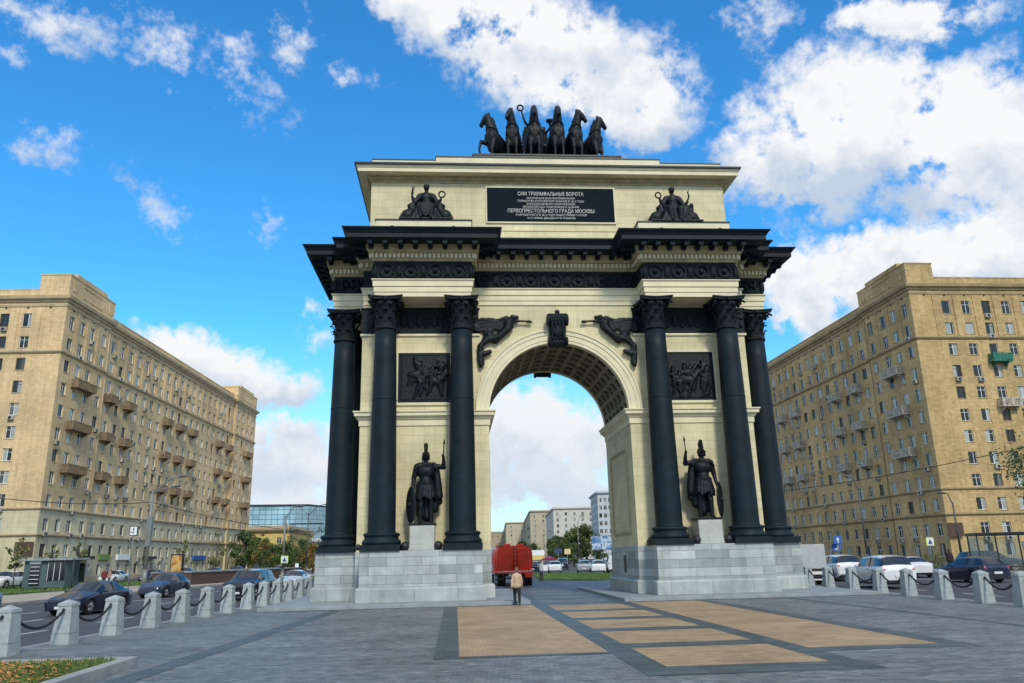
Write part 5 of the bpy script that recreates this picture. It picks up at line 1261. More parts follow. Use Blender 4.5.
    for u,wd,zs,off in balc:
        for z in zs:
            if wd not in cache: cache[wd]=balcony_mesh(wd,M[mbalc],style=style)
            link('balcony',cache[wd],r,(sx*off,u,z+Z),PI/2 if sx<0 else -PI/2)
    for u,wd,z,st in ends:
        me=balcony_mesh(wd,M[mbalc] if st!='net' else simple('green_netting',(.02,.16,.11),.8,var=.3,nscale=4),style=1 if st=='net' else 0); 
        o=link('balcony',me,r,(sx*u,0,z+Z),0)
        if st=='net': o['label']='balcony wrapped in green netting'
    return r,PS,PE
zs3=(27.4,21.2,15.0)
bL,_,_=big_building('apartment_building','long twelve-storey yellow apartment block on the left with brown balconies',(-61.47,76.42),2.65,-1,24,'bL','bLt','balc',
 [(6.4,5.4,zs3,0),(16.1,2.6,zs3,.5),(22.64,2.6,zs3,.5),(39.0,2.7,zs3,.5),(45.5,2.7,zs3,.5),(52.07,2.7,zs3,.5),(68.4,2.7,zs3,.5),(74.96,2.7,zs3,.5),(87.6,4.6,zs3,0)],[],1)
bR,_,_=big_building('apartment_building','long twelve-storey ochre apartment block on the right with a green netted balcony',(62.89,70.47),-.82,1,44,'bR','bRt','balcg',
 [(6.7,4.5,zs3,0),(19.0,2.7,zs3,.5),(25.9,2.8,zs3,.5),(42.26,2.8,zs3,.5),(48.8,2.8,zs3,.5),(61.9,2.8,zs3,.5),(68.4,2.8,zs3,.5),(89.4,5,zs3,0)],[(12.2,3.0,28.0,'net'),(12.3,3.0,21.3,0),(15.2,3.0,15.0,0),(24.5,3.0,21.3,0)],2,style=0)
# shopfront pieces of the left building
M['sign_green']=simple('green_sign',(.16,.26,.06),.6,var=.1); M['sign_blue']=simple('blue_sign',(.03,.12,.42),.5,var=.05); M['awning']=simple('dark_awning',(.05,.035,.03),.7); M['brown_board']=simple('brown_board',(.085,.045,.03),.6,var=.2); M['lime']=simple('lime_sign_border',(.45,.75,.08),.5,var=.03); M['whiteb']=simple('white_sign_face',(.78,.80,.80),.5,var=.02)
for u,w,z,mt,nm in((13.5,3.6,3.0,'awning','shop_awning'),(20.5,3.4,2.9,'sign_green','shop_sign'),(27,4.4,2.9,'whiteb','shop_sign'),(37,4.5,3.0,'awning','shop_awning'),(62,7,2.8,'sign_blue','shop_sign'),(50,3,2.9,'whiteb','shop_sign')):
    b=MB(); b.box(.0 if u>13 else .02,.75 if nm=='shop_awning' else .32,u-w/2,u+w/2,z,z+(.9 if nm=='shop_sign' else .5)) if True else None
    for i in range(len(b.v)): b.v[i]=(b.v[i][0]-(.5 if u>13.6 else 0)+.02,b.v[i][1],b.v[i][2])
    b.build(nm,M[mt],bL)
b=MB(); b.box(-2.45,-.05,-.35,-.2,3.55,5.35); b.build('notice_board',M['brown_board'],bL)
b=MB(); b.box(-.25,1.9,-.5,-.32,3.25,5.1); b.build('notice_board',M['brown_board'],bR)
b=MB(); b.box(-.04,-.002,15,77,0.0,2.55);
for i in range(len(b.v)): b.v[i]=(b.v[i][0]+.46,b.v[i][1],b.v[i][2])
# simple far buildings -------------------------------------------------------
def block(name,label,corner,head,L,D,H,mw,cols,rows,sx=1,ww=1.3,wh=1.7,cornice=True,cat='building',balc=(),trim='bLt'):
    """corner nearest to us; street face runs away along heading; body extends to +x (sx=1)"""
    r=empty(name,(corner[0],corner[1],-.3),R(-head)); tag(r,label,cat); b=MB(); W=[]
    hs=H/(rows+.6); rr=[((i+.62)*hs,wh) for i in range(rows)]
    cs=[L*(i+.5)/cols for i in range(cols)]; n2=max(2,int(D/(L/cols))); cd=[D*(i+.5)/n2 for i in range(n2)]
    for u,z,h in grid_facade(b,cs,rr,0,L,0,H,lambda u,z,d:(sx*d,u,z),ww=ww): W.append((0,u,z,-PI/2 if sx>0 else PI/2))
    for u,z,h in grid_facade(b,cd,rr,0,D,0,H,lambda u,z,d:(sx*u,d,z),ww=ww): W.append((sx*u,0,z,0))
    b.add([(0,L,0),(sx*D,L,0),(sx*D,L,H),(0,L,H)],[(0,1,2,3)]); b.add([(sx*D,0,0),(sx*D,L,0),(sx*D,L,H),(sx*D,0,H)],[(0,1,2,3)])
    b.build('wall',mw,r)
    b=MB(); ol=lambda e:[(sx*-e,-e),(sx*-e,L+e),(sx*(D+e),L+e),(sx*(D+e),-e)]
    b.loft(ol,[(.02,H-.9),(.5,H-.6),(.8,H-.3),(.9,H),(.2,H+.1),(.2,H+.7)],caps=(False,True)); b.build('roof_cornice',M[trim],r)
    k=0; rest=MB(); W.sort(key=lambda w:w[1]+abs(w[0])*.3)
    for x,y,z,ro in W:
        bb_,me=get_win(ww,wh,2 if k%5==0 else 0,'bLt')
        if k<60: link('window',me,r,(x,y,z),ro)
        else:
            T=Matrix.Translation((x,y,z))@Matrix.Rotation(ro,4,'Z'); o=len(rest.v); rest.v+=[tuple(T@Vector(p)) for p in bb_.v]; rest.f+=[[q+o for q in fc] for fc in bb_.f]; rest.m+=bb_.m; rest.sm+=bb_.sm
        k+=1
    if rest.v: o=rest.build('window_rows',[M['frame_w'],M['glass'],M['bLt']],r); o['kind']='stuff'
    for u,w,z,side in balc:
        me=balcony_mesh(w,M['balcg']); link('balcony',me,r,(0,u,z) if side else (sx*u,0,z),(-PI/2 if sx>0 else PI/2) if side else 0)
    return r
def pol(az,d): return (CAMP.x+d*math.sin(R(az)),CAMP.y+d*math.cos(R(az)))
M['w_cream']=simple('cream_far_wall',(.50,.45,.32),.85,var=.12,nscale=.2); M['w_beige']=simple('beige_far_wall',(.46,.40,.27),.85,var=.12,nscale=.2); M['w_white']=simple('bluish_white_far_wall',(.50,.54,.56),.85,var=.1,nscale=.2); M['w_pale']=simple('pale_far_wall',(.56,.54,.46),.85,var=.1,nscale=.2); M['w_yellow']=simple('yellow_far_wall',(.62,.47,.16),.85,var=.1,nscale=.2); M['w_tan']=simple('tan_far_wall',(.42,.33,.22),.85,var=.1,nscale=.2)
STH=3.9
block('office_building','tall white office block partly hidden by the right pier through the arch',pol(10.25,330),STH,28,40,26.9,M['w_white'],14,8,trim='w_white')
block('apartment_building','pale apartment block with small balconies left of the white block through the arch',pol(7.04,440),STH,90,60,27.2,M['w_pale'],20,8,balc=[(24,7,17,0),(24,7,21,0),(24,7,24,0)],trim='w_pale')
block('apartment_building','beige apartment block with brown roof edge in the middle of the avenue view',pol(5.38,560),STH-.3,300,60,32.4,M['w_beige'],50,9,balc=[(20+9*i,5,z,1) for i in range(5) for z in(10,16,22)],trim='w_tan')
block('apartment_building','small cream apartment block farthest down the avenue above the red lorry',pol(3.64,700),STH-.9,420,45,30.5,M['w_cream'],50,8,trim='w_beige')
block('house','low grey-beige building at the left edge of the arch opening',pol(2.45,800),STH-.8,40,16,26,M['w_tan'],8,5,sx=1,trim='w_pale')
yb=block('house','yellow building behind the trees left of the arch',pol(-11.45,190),0,30,9,9.4,M['w_yellow'],6,3,sx=-1,ww=1.1,wh=1.4,trim='w_tan')
hb=block('house','low white building right of the yellow one, left of the arch pedestal',pol(-11.0,215),2,30,20,7.2,M['w_white'],6,2,sx=1,trim='w_white'); 
# glass office block
def glass_office():
    m,nt,b_=newmat('blue_curtain_wall'); v,sp,tc=wallcoord(nt)
    br=nt.new('ShaderNodeTexBrick',{'Vector':v,'Color1':(.20,.36,.43,1),'Color2':(.34,.52,.60,1),'Mortar':(.05,.10,.11,1),'Scale':1.0,'Mortar Size':.09,'Brick Width':2.4,'Row Height':1.7},offset=0.0)
    f=noise_tex(nt,.08,3,.6,tc.outputs['Object']); col=nt.mix(1.0,br.outputs['Color'],nt.ramp(f,[(.35,.7),(.65,1.4)]),'MULTIPLY'); nt.l.new(col,b_.inputs['Base Color']); b_.inputs['Roughness'].default_value=.12; b_.inputs['Specular IOR Level'].default_value=.9
    c=pol(-10.25,300); r=empty('glass_office_building',(c[0],c[1],-.3),R(0)); tag(r,'blue glass office block behind the trees left of the arch','building')
    b=MB(); P=[(0,0),(-46,-6),(-50,25),(14,50),(16,38)]; b.prism(P,0,21.6,'z'); b.build('curtain_wall',m,r)
    b=MB(); b.prism([(x*1.01,y*1.02-.2) for x,y in P],21.603,22.3,'z'); b.build('roof_edge',M['roofm'],r)
    b=MB()
    for x,y,w,z in((-40,-5.6,14,11),(-22,-3.3,12,9.2),(-6,-1.3,12,15)): b.box(x,x+w,y-.9,y-.5,z,z+.5)
    b.build('facade_fins',M['roofm'],r)
    b=MB(); b.box(-20,6,-9,-2,0,7.5); b.build('entrance_wing',M['whiteb'],r)
glass_office()
# ================================================================== TREES
def tree_meshes(h,cr,trunk,seed,mat,nleaf=2600,ls=.16,shape=1.0,base=.28,clumps=26):
    rnd=random.Random(seed); t=MB(); t.tube([(0,0,0),(.04*h*.1,0,h*.3),(-.02*h,.02*h,h*.6),(0,0,h*.93)],[trunk,trunk*.75,trunk*.45,trunk*.1],8)
    cl=[]
    for i in range(clumps):
        f=rnd.random(); z=h*(base+(1-base)*f); rad=cr*(math.sin(PI*min(1,(f*.85+.12)))**.7)*rnd.uniform(.35,1.0)
        a=rnd.uniform(0,2*PI); c=Vector((rad*math.cos(a),rad*math.sin(a),z)); cl.append((c,cr*rnd.uniform(.22,.42)))
        z0=max(h*.2,z-rad*.7); t.tube([(0,0,z0),tuple(Vector((0,0,z0)).lerp(c,.5)+Vector((0,0,.1*rad))),tuple(c)],[trunk*.35,trunk*.2,trunk*.05],5)
    b=MB()
    for _ in range(nleaf):
        c,r=rnd.choice(cl); d=Vector((rnd.gauss(0,1),rnd.gauss(0,1),rnd.gauss(0,.8))); d=d.normalized()*r*rnd.random()**.45*shape
        p=c+d; s=ls*rnd.uniform(.6,1.4); n=Vector((rnd.gauss(0,1),rnd.gauss(0,1),rnd.gauss(0,1))).normalized(); u=n.orthogonal().normalized()*s; v_=n.cross(u).normalized()*s*.7
        b.add([p-u,p-v_,p+u,p+v_],[(0,1,2,3)])
    return t.mesh('trunk',[M['bark']]),b.mesh('crown',[M[mat]])
TC={}
def tree(x,y,h,kind,label,group=None,z=-.3,name='tree'):
    KS={'big':(9,3.4,.28,3,'leaf',3600,.20,.30,30),'dark':(9,3.0,.26,5,'leafd',3600,.20,.22,30),'or':(9,3.2,.24,8,'leafo',3200,.20,.2,28),'young':(4,.85,.05,9,'leafy',260,.11,.42,14),'sparse':(5,1.3,.07,12,'leafy',420,.11,.3,20)}
    if kind not in TC:
        k=KS[kind]; TC[kind]=(k[0],tree_meshes(k[0],k[1],k[2],k[3],k[4],k[5],k[6],1.0,k[7],k[8]))
    h0,(tm,cm)=TC[kind]; r=empty(name,(x,y,z),random.uniform(0,6.28)); s=h/h0; r.scale=(s*random.uniform(.9,1.15),s*random.uniform(.9,1.15),s)
    link('trunk',tm,r); link('crown',cm,r); tag(r,label,'tree',group); return r
random.seed(21)
# left of the arch, below the glass office
G='trees between the left block and the arch'
for i,(az,d,h,k) in enumerate(((-13.5,170,6.4,'big'),(-13.0,165,6.4,'dark'),(-13.2,150,5.6,'or'),(-12.5,160,5.2,'dark'),(-11.8,140,5.2,'big'),(-11.2,150,5.2,'or'),(-10.5,145,5.6,'dark'),(-9.8,135,4.9,'or'),(-9.1,140,5.4,'big'),(-8.4,150,5.6,'or'),(-14.3,185,8.5,'dark'),(-12.9,135,4.0,'dark'))):
    x,y=pol(az,d); tree(x,y,h,k,'%s tree between the left block and the arch, %s from the left'%({'dark':'dark green','big':'green','or':'rusty green'}[k],ORD[i] if i else 'first'),G)
G='green trees seen through the arch'
for i,(az,d,h,k) in enumerate(((5.6,300,6.5,'dark'),(6.9,230,6.5,'big'),(7.4,215,6.8,'dark'),(8.0,205,7.4,'dark'),(8.7,200,8.3,'big'),(9.3,195,8.8,'dark'),(7.1,260,8,'dark'),(4.7,330,8,'big'),(3.2,360,7,'big'),(10.3,170,4,'big'),(8.4,150,4.2,'dark'))):
    x,y=pol(az,d); tree(x,y,h,k,'leafy avenue tree seen through the arch, %s of its row'%(ORD[i] if i else 'first'),G)
G='young street trees before the left block'
for i,(x,y,h) in enumerate(((-47.5,45.5,5.0),(-50,58,4.5),(-46.5,56,4.8),(-38.5,80,6.0),(-36.0,95,6.5),(-34.3,108,7.5),(-33,116,7.0),(-31.8,124,8.0),(-40.5,72,5.2))):
    tree(x,y,h,'sparse' if i in(3,4,5,6,7) else 'young','slender young tree before the left block, %s from the kiosk'%(ORD[i]),G,z=-.15)
# branches of the large tree at the right edge
tm,cm=tree_meshes(9.5,3.6,.22,33,'leafd',5200,.085,1.0,.38,46)
r=empty('tree',(34.9,13.2,-.15)); link('trunk',tm,r); link('crown',cm,r); tag(r,'dark leafy tree reaching into the picture at the right edge','tree')
# hedge / shrubs at right pavement
for i,(x,y,s) in enumerate(((39,9,1.0),(41,14,1.2),(43,20,1.1),(35.8,31,.9))):
    _,cmm=tree_meshes(1.6,1.1,.03,40+i,'leafy',700,.07,1.0,.1,12); r=link('shrub',cmm,None,(x,y,-.2)); r.scale=(s,s,s); tag(r,'low green shrub behind the bus shelter, %s from the right edge'%(ORD[i] if i else 'first'),'shrub','shrubs behind the bus shelter')
# ================================================================== STREET FURNITURE
def lamp(x,y,H,arms,label,z=-.3,heavy=False,mat='pole',sign=None,hd=0):
    r=empty('street_lamp',(x,y,z),R(hd)); tag(r,label,'street lamp'); b=MB(); k=1.6 if heavy else 1
    b.cyl((0,0,0),(0,0,1.6),.13*k,.12*k,14); b.cyl((0,0,1.6),(0,0,H*.9),.10*k,.06*k,12); b.cyl((0,0,0),(0,0,.12),.2*k,n=14)
    if heavy: b.box(-.22,.22,-.2,.2,3.6,6.2)
    b.build('pole',M[mat],r)
    for ax,dz,ln in arms:
        b=MB(); pts=[(0,0,H*.86)]+[(ax*ln*math.sin(f*PI/2*.9)*.75,0,H*.86+(H*.14+dz)*math.sin(f*PI/2)) for f in(.2,.4,.6,.8,1)]+[(ax*ln,0,H+dz+.12)]
        b.tube(pts,.045*k,6); a=b.build('arm',M[mat],r)
        b=MB(); T=Matrix.Rotation(-.12*ax,3,'Y'); b.ell((ax*(ln+.35),0,H+dz+.14),(.42,.16,.09),0,12,6,T); b.build('lamp_head',M['poled'],a)
    return r
lamp(-32.6,38.2,9.6,[(1,0,2.2),(1,-.9,1.7)],'tall thick lamp post with double arm and box in front of the left block',z=-.15,heavy=True)
lamp(-18.8,29.4,6.3,[(1,0,.75),(1,-1.9,.4)],'slim lamp post with two small arms left of the arch',mat='pole')
lamp(-25.2,75,9.5,[(1,0,2.0),(-1,0,2.0)],'distant T-shaped lamp post before the left block',mat='poled')
lamp(-22.4,95,7,[(1,0,1.4)],'distant single-arm lamp post between the left block and the arch',mat='poled')
lamp(33.2,37,8.6,[(-1,0,.5)],'thin lamp post before the right block beside the blue road signs',mat='poled')
lamp(36.5,28.0,6.3,[(-1,0,.4)],'short thin post before the right block near the yellow crossing sign',mat='poled')
def pxd(az,d): return pol(az,d)
lamp(*pol(8.75,150),9.0,[(1,0,.6)],'grey lamp post standing among the trees through the arch')
lamp(*pol(6.3,170),7.0,[(1,0,1.0)],'thin lamp post above the parked cars through the arch')
# kiosk
k=empty('kiosk',(-44.3,46.3,-.15),R(-6)); tag(k,'blue-green newspaper kiosk with grey flat roof and dark shelves in its window','kiosk')
M['teal']=simple('teal_kiosk_panel',(.075,.115,.12),.5,var=.12); b=MB(); b.box(-2.2,1.95,-1.2,1.2,.1,2.6); bevel(b.build('body',M['teal'],k),.03)
b=MB(); b.box(-2.6,2.7,-1.6,1.5,2.6,2.8); bevel(b.build('roof',M['slab'],k),.03)
b=MB(); b.box(-1.55,-.55,-1.26,-1.2,.3,2.3); b.box(.1,1.9,-1.25,-1.2,.75,2.45); b.build('window',M['glassd'],k)
b=MB(); b.box(-1.62,-.5,-1.30,-1.26,2.32,2.6)
for i in range(5): b.box(-1.5,-.6,-1.29,-1.262,.5+.38*i,.55+.38*i)
for i in range(3): b.box(.2+.6*i,.24+.6*i,-1.28,-1.252,.75,2.45)
b.build('window_trim',M['whiteb'],k)
b=MB(); 
for x in(2.7,): b.cyl((x,-1.3,0),(x,-1.3,2.75),.05)
b.build('canopy_post',M['poled'],k)
b=MB(); b.box(2.05,2.6,.9,.96,.5,2.3); b.build('side_glazing',M['glassd'],k)
def sign(x,y,z,H,w,h,face,label,border=None,rot=0,glyph=None,post=True,name='road_sign',cat='road sign'):
    r=empty(name,(x,y,z),R(rot)); tag(r,label,cat)
    if post: b=MB(); b.cyl((0,.04,0),(0,.04,H+h*.4),.035,n=8); b.build('post',M['pole'],r)
    b=MB(); b.box(-w/2,w/2,-.02,.0,H-h/2,H+h/2); b.build('sign_plate',M[border or face],r)
    if border: b=MB(); b.box(-w*.42,w*.42,-.03,-.021,H-h*.42,H+h*.42); b.build('sign_face',M[face],r)
    if glyph: glyph(r,H,w,h)
    return r
def g_walk(r,H,w,h):
    b=MB(); b.prism([(-w*.30,H-h*.3),(w*.30,H-h*.3),(0,H+h*.34)],-.036,-.032,'y'); b.build('sign_triangle',M['sign_blue'] if True else 0,r)
    b=MB(); q=w*.1; b.box(-q*.45,q*.45,-.042,-.038,H-h*.12,H+h*.08); b.prism([(-q*1.3,H-h*.28),(-q*.6,H-h*.28),(q*.3,H-h*.1),(-q*.3,H-h*.1)],-.042,-.038,'y'); b.prism([(q*1.3,H-h*.28),(q*.7,H-h*.28),(-q*.1,H-h*.1),(q*.4,H-h*.1)],-.042,-.038,'y'); b.cyl((0,-.038,H+h*.13),(0,-.043,H+h*.13),q*.45,n=10); b.build('walking_figure',M['black'],r)
M['ybeige']=simple('pale_yellow_sign',(.62,.55,.25),.5,var=.03); M['sign_dk']=simple('dark_blue_sign',(.03,.05,.12),.5,var=.05)
M['lime2']=simple('bright_yellow_green',(.62,.80,.05),.5,var=.03)
sign(-18.52,28.6,-.3,2.3,.56,.56,'whiteb','square pedestrian crossing sign with green border on the lamp post left of the arch',border='lime',glyph=g_walk,post=False)
sign(*pol(-10.85,110),-.3,1.5,.45,.75,'whiteb','small pale sign between the crossing sign and the arch pedestal')
sign(31.9,24.6,-.15,2.35,.62,.62,'whiteb','yellow-green pedestrian crossing sign before the right block',border='lime2',glyph=g_walk)
def g_bus(r,H,w,h):
    b=MB(); b.box(-w*.36,w*.36,-.036,-.032,H+h*.06,H+h*.34); b.box(-w*.36,w*.36,-.036,-.032,H-h*.36,H-h*.08); b.build('bus_symbol',M['whiteb'],r)
    b=MB(); b.box(-w*.30,w*.30,-.041,-.037,H+h*.18,H+h*.29); b.box(-w*.26,w*.26,-.041,-.037,H-h*.22,H-h*.14)
    for s in(-1,1): b.cyl((s*w*.2,-.036,H+h*.07),(s*w*.2,-.041,H+h*.07),w*.05,n=8)
    b.build('symbol_detail',M['sign_blue'],r)
sign(-46.8,39.5,-.15,3.2,1.05,1.25,'sign_blue','blue bus stop sign with white symbols left of the kiosk',glyph=g_bus,rot=-15)
def g_arrow(r,H,w,h):
    b=MB(); b.box(-w*.04,w*.04,-.036,-.032,H-h*.3,H+h*.18); b.prism([(-w*.12,H+h*.14),(w*.12,H+h*.14),(0,H+h*.36)],-.036,-.032,'y')
    b.box(-w*.2,-w*.04,-.036,-.032,H-h*.16,H-h*.10); b.prism([(-w*.28,H-h*.24),(-w*.28,H-h*.02),(-w*.38,H-h*.13)],-.036,-.032,'y'); b.box(-w*.28,-w*.2,-.036,-.032,H-h*.16,H-h*.10)
    b.build('arrows',M['black'],r)
sign(-33.4,36.8,-.15,4.9,.85,.85,'whiteb','white square sign with black arrows on a pole beside the tall lamp post',border='black',glyph=g_arrow,rot=-20)
def g_warrow(r,H,w,h):
    b=MB(); b.box(-w*.07,w*.07,-.036,-.032,H-h*.3,H+h*.05); b.prism([(-w*.22,H+h*.02),(w*.22,H+h*.02),(0,H+h*.34)],-.036,-.032,'y'); b.build('arrow',M['whiteb'],r)
sign(27.6,31.0,-.3,2.85,.7,.7,'sign_blue','upper blue direction sign with white arrow beyond the right pier',glyph=g_warrow)
r=empty('road_sign',(27.6,31.4,-.3)); tag(r,'round blue sign beside the square blue direction sign beyond the right pier','road sign'); b=MB(); b.cyl((0,.04,0),(0,.04,2.5),.035,n=8); b.build('post',M['pole'],r); T=None; b=MB(); b.cyl((0,-.02,2.3),(0,.0,2.3),.42,n=24); b.build('sign_plate',M['sign_blue'],r); b=MB(); b.prism([(-.2,2.1),(0,2.0),(.22,2.32),(.12,2.5),(-.02,2.2)],-.03,-.024,'y'); b.build('arrow',M['whiteb'],r)
# advertising light box
r=empty('advertising_stand',(-36.5,58.0,-.15),R(-25)); tag(r,'dark advertising stand with orange and purple poster behind the brown parapet','advertising stand'); b=MB(); b.box(-.85,.85,-.12,.12,.7,3.1); b.box(-.15,.15,-.1,.1,0,.7); b.build('case',M['black'],r)
m,nt,pb=newmat('poster'); tc=nt.new('ShaderNodeTexCoord'); f=noise_tex(nt,1.3,3,.5,tc.outputs['Object']); nt.l.new(nt.ramp(f,[(.35,(.10,.05,.12)),(.48,(.55,.22,.04)),(.58,(.75,.50,.15)),(.7,(.10,.08,.30))]),pb.inputs['Base Color']); b=MB(); b.box(-.72,.72,-.135,-.122,.85,2.95); b.build('poster',m,r)
# brown granite parapet of the underpass
r=empty('underpass_parapet',(-31.2,46.5,-.15),R(-13)); tag(r,'long low brown granite parapet of an underpass on the left pavement','parapet wall'); b=MB(); b.box(-.6,.0,0,26,0,1.15); b.box(-4.2,-3.6,0,26,0,1.15); b.box(-3.6,-.6,-.0,.5,0,1.15); bevel(b.build('wall',M['brown_board'],r),.02); b=MB(); b.box(-.72,.12,-.1,26.1,1.153,1.28); b.box(-4.3,-3.5,-.1,26.1,1.153,1.28); b.build('coping',M['slab'],r)
# billboards and signs through the arch
r=empty('billboard',pol(10.15,150)+(-.3,),R(-8)); tag(r,'blue and white billboard standing before the white block through the arch','billboard'); m,nt,pb=newmat('billboard_picture'); tc=nt.new('ShaderNodeTexCoord'); f=noise_tex(nt,.6,3,.6,tc.outputs['Object']); nt.l.new(nt.ramp(f,[(.3,(.03,.08,.2)),(.48,(.10,.22,.45)),(.56,(.6,.65,.68)),(.64,(.15,.3,.5))]),pb.inputs['Base Color'])
b=MB(); b.box(-1.2,5.4,0,.3,3.0,5.4); b.build('panel',m,r); b=MB(); b.box(-1.3,5.5,-.02,.32,2.9,2.995); b.box(-1.3,5.5,-.02,.32,5.405,5.5); b.cyl((.8,.15,0),(.8,.15,2.9),.12); b.cyl((3.4,.15,0),(3.4,.15,2.9),.12); b.build('frame',M['poled'],r)
r=empty('banner_sign',pol(5.7,120)+(-.3,),R(-5)); tag(r,'white and yellow roadside banner right of the red lorry','sign'); b=MB(); b.box(-1.3,1.3,0,.08,2.2,2.95); b.build('white_panel',M['whiteb'],r); b=MB(); b.box(-1.3,1.3,0,.08,1.55,2.195); b.build('yellow_panel',simple('yellow_panel',(.65,.52,.16),.6),r); b=MB(); b.cyl((-1.2,.04,0),(-1.2,.04,1.55),.06); b.cyl((1.2,.04,0),(1.2,.04,1.55),.06); b.build('post',M['pole'],r)
sign(*pol(7.95,110),-.3,2.6,.85,.7,'ybeige','yellow road sign among parked cars through the arch'); bpy.data.objects[-1] if False else None
sign(*pol(7.3,105),-.3,2.7,1.0,.6,'sign_dk','dark blue road sign left of the yellow one through the arch')
# flower stall / red heap beyond the lawn
r=empty('market_tent',pol(6.6,120)+(-.3,),0); tag(r,'small red and white tent beyond the lawn through the arch','tent'); b=MB(); b.frustum((0,0),1.1,.15,1.7,2.1); b.box(-1.1,1.1,-1.1,1.1,1.5,1.7); b.build('roof',M['c_red'],r); b=MB()
for sx_ in(-1,1):
    for sy in(-1,1): b.cyl((sx_,sy,0),(sx_,sy,1.6),.04)
b.box(-1,1,-.9,.9,.0,.8); b.build('frame',M['whiteb'],r)
# bus shelter on the right
r=empty('bus_shelter',(34.6,19.6,-.15),R(-12)); tag(r,'glass bus shelter with dark flat roof on the right pavement','bus shelter'); b=MB(); b.box(-2.4,3.0,-.9,.9,2.62,2.85); bevel(b.build('roof',M['roofm'],r),.03)
b=MB()
for x in(-2.3,-.4,1.2,2.9): b.box(x-.04,x+.04,.72,.8,0,2.62)
b.box(-2.3,-2.22,-.75,-.67,0,2.62); b.box(2.82,2.9,-.75,-.67,0,2.62); b.box(-2.3,2.9,.70,.82,.15,.22); b.build('frame',M['poled'],r)
m,nt,pb=newmat('clear_glass'); pb.inputs['Transmission Weight'].default_value=.85; pb.inputs['Roughness'].default_value=.02; pb.inputs['Base Color'].default_value=(.75,.85,.88,1); pb.inputs['IOR'].default_value=1.05; M['clear']=m
b=MB(); b.box(-2.25,-.45,.755,.765,.25,2.55); b.box(-.35,1.15,.755,.765,.25,2.55); b.box(-2.265,-2.255,-.65,.7,.25,2.55); b.build('glazing',M['clear'],r)
b=MB(); b.box(1.35,2.75,.70,.80,.5,2.2); b.build('poster_case',M['whiteb'],r); b=MB(); b.box(1.5,2.6,.685,.698,.9,2.0); b.build('poster',M['sign_blue'],r)
b=MB(); b.box(-2.0,.9,.3,.65,.42,.48); b.build('bench',M['brown_board'],r)
r=empty('kiosk',(40.5,15.8,-.15),R(-20)); tag(r,'small teal stall with posters at the right edge behind the bus shelter','kiosk'); b=MB(); b.box(-1.4,1.4,-.8,.8,.1,2.3); bevel(b.build('body',M['teal'],r),.02); b=MB(); b.box(-1.7,1.7,-1.1,1,2.3,2.5); b.build('roof',M['roofm'],r); b=MB(); b.box(-1.1,-.1,-.84,-.8,.8,2.0); b.box(.1,1.1,-.84,-.8,.8,2.0); b.build('poster',M['whiteb'],r)
# overhead cables
def cable(pts,label,rad=.035):
    out=[]
    for a,c,sag in pts:
        a=Vector(a);c=Vector(c)
        for i in range(13): f=i/12; out.append(a.lerp(c,f)-Vector((0,0,sag*4*f*(1-f))))
    b=MB(); b.tube(out,rad,5); o=b.build('overhead_cable',M['black'],None,tuple(out[0]),tuple(out[0])); tag(o,label,'cable')
cable([((-52,34,9.2),(-32.6,38.2,7.3),.8)],'black overhead cable running from the left edge to the tall lamp post')
cable([((-32.6,38.2,7.3),(-22.4,110,7.0),1.2)],'black overhead cable running from the tall lamp post along the left block')
cable([((27,64,8.5),(44,18,10.2),.9)],'black overhead cable crossing before the right block')
# ================================================================== SKY, SUN, CAMERA
w=bpy.data.worlds.new('World'); sc.world=w; w.use_nodes=True
nt=NT(w); bg=nt.n['Background']
SUN_AZ=167.0; SUN_EL=41.0       # clockwise from +Y: behind the camera, to its right
sky=nt.new('ShaderNodeTexSky',sky_type='NISHITA'); sky.sun_disc=False; sky.sun_elevation=R(SUN_EL); sky.sun_rotation=R(SUN_AZ); sky.air_density=1.0; sky.dust_density=.3; sky.ozone_density=2.5
tc=nt.new('ShaderNodeTexCoord'); D=tc.outputs['Generated']; sp=nt.new('ShaderNodeSeparateXYZ',{0:D})
hsv=nt.new('ShaderNodeHueSaturation',{'Saturation':SKY_SAT,'Value':SKY_VAL,'Color':sky.outputs[0]})
skyc=nt.mix(1.0,hsv.outputs[0],SKY_TINT,'MULTIPLY')
az=nt.math('MULTIPLY',nt.math('ARCTAN2',sp.outputs[0],sp.outputs[1]),180/PI)
el=nt.math('MULTIPLY',nt.math('ARCSINE',sp.outputs[2]),180/PI)
ae=nt.new('ShaderNodeCombineXYZ',{0:az,1:el,2:0.0}).outputs[0]
n1=nt.new('ShaderNodeTexNoise',{'Vector':D,'Scale':9.0,'Detail':7.0,'Roughness':.62})
n2=nt.new('ShaderNodeTexNoise',{'Vector':D,'Scale':34.0,'Detail':5.0,'Roughness':.6})
wv=nt.new('ShaderNodeVectorMath',{0:n1.outputs['Color'],1:(.5,.5,.5)},operation='SUBTRACT').outputs[0]
wv=nt.new('ShaderNodeVectorMath',{0:wv,3:5.5},operation='SCALE').outputs[0]
wv2=nt.new('ShaderNodeVectorMath',{0:n2.outputs['Color'],1:(.5,.5,.5)},operation='SUBTRACT').outputs[0]
wv2=nt.new('ShaderNodeVectorMath',{0:wv2,3:1.6},operation='SCALE').outputs[0]
P=nt.new('ShaderNodeVectorMath',{0:ae,1:wv},operation='ADD').outputs[0]; P=nt.new('ShaderNodeVectorMath',{0:P,1:wv2},operation='ADD').outputs[0]
acc=None; acs=None; wsum=None; ysum=None
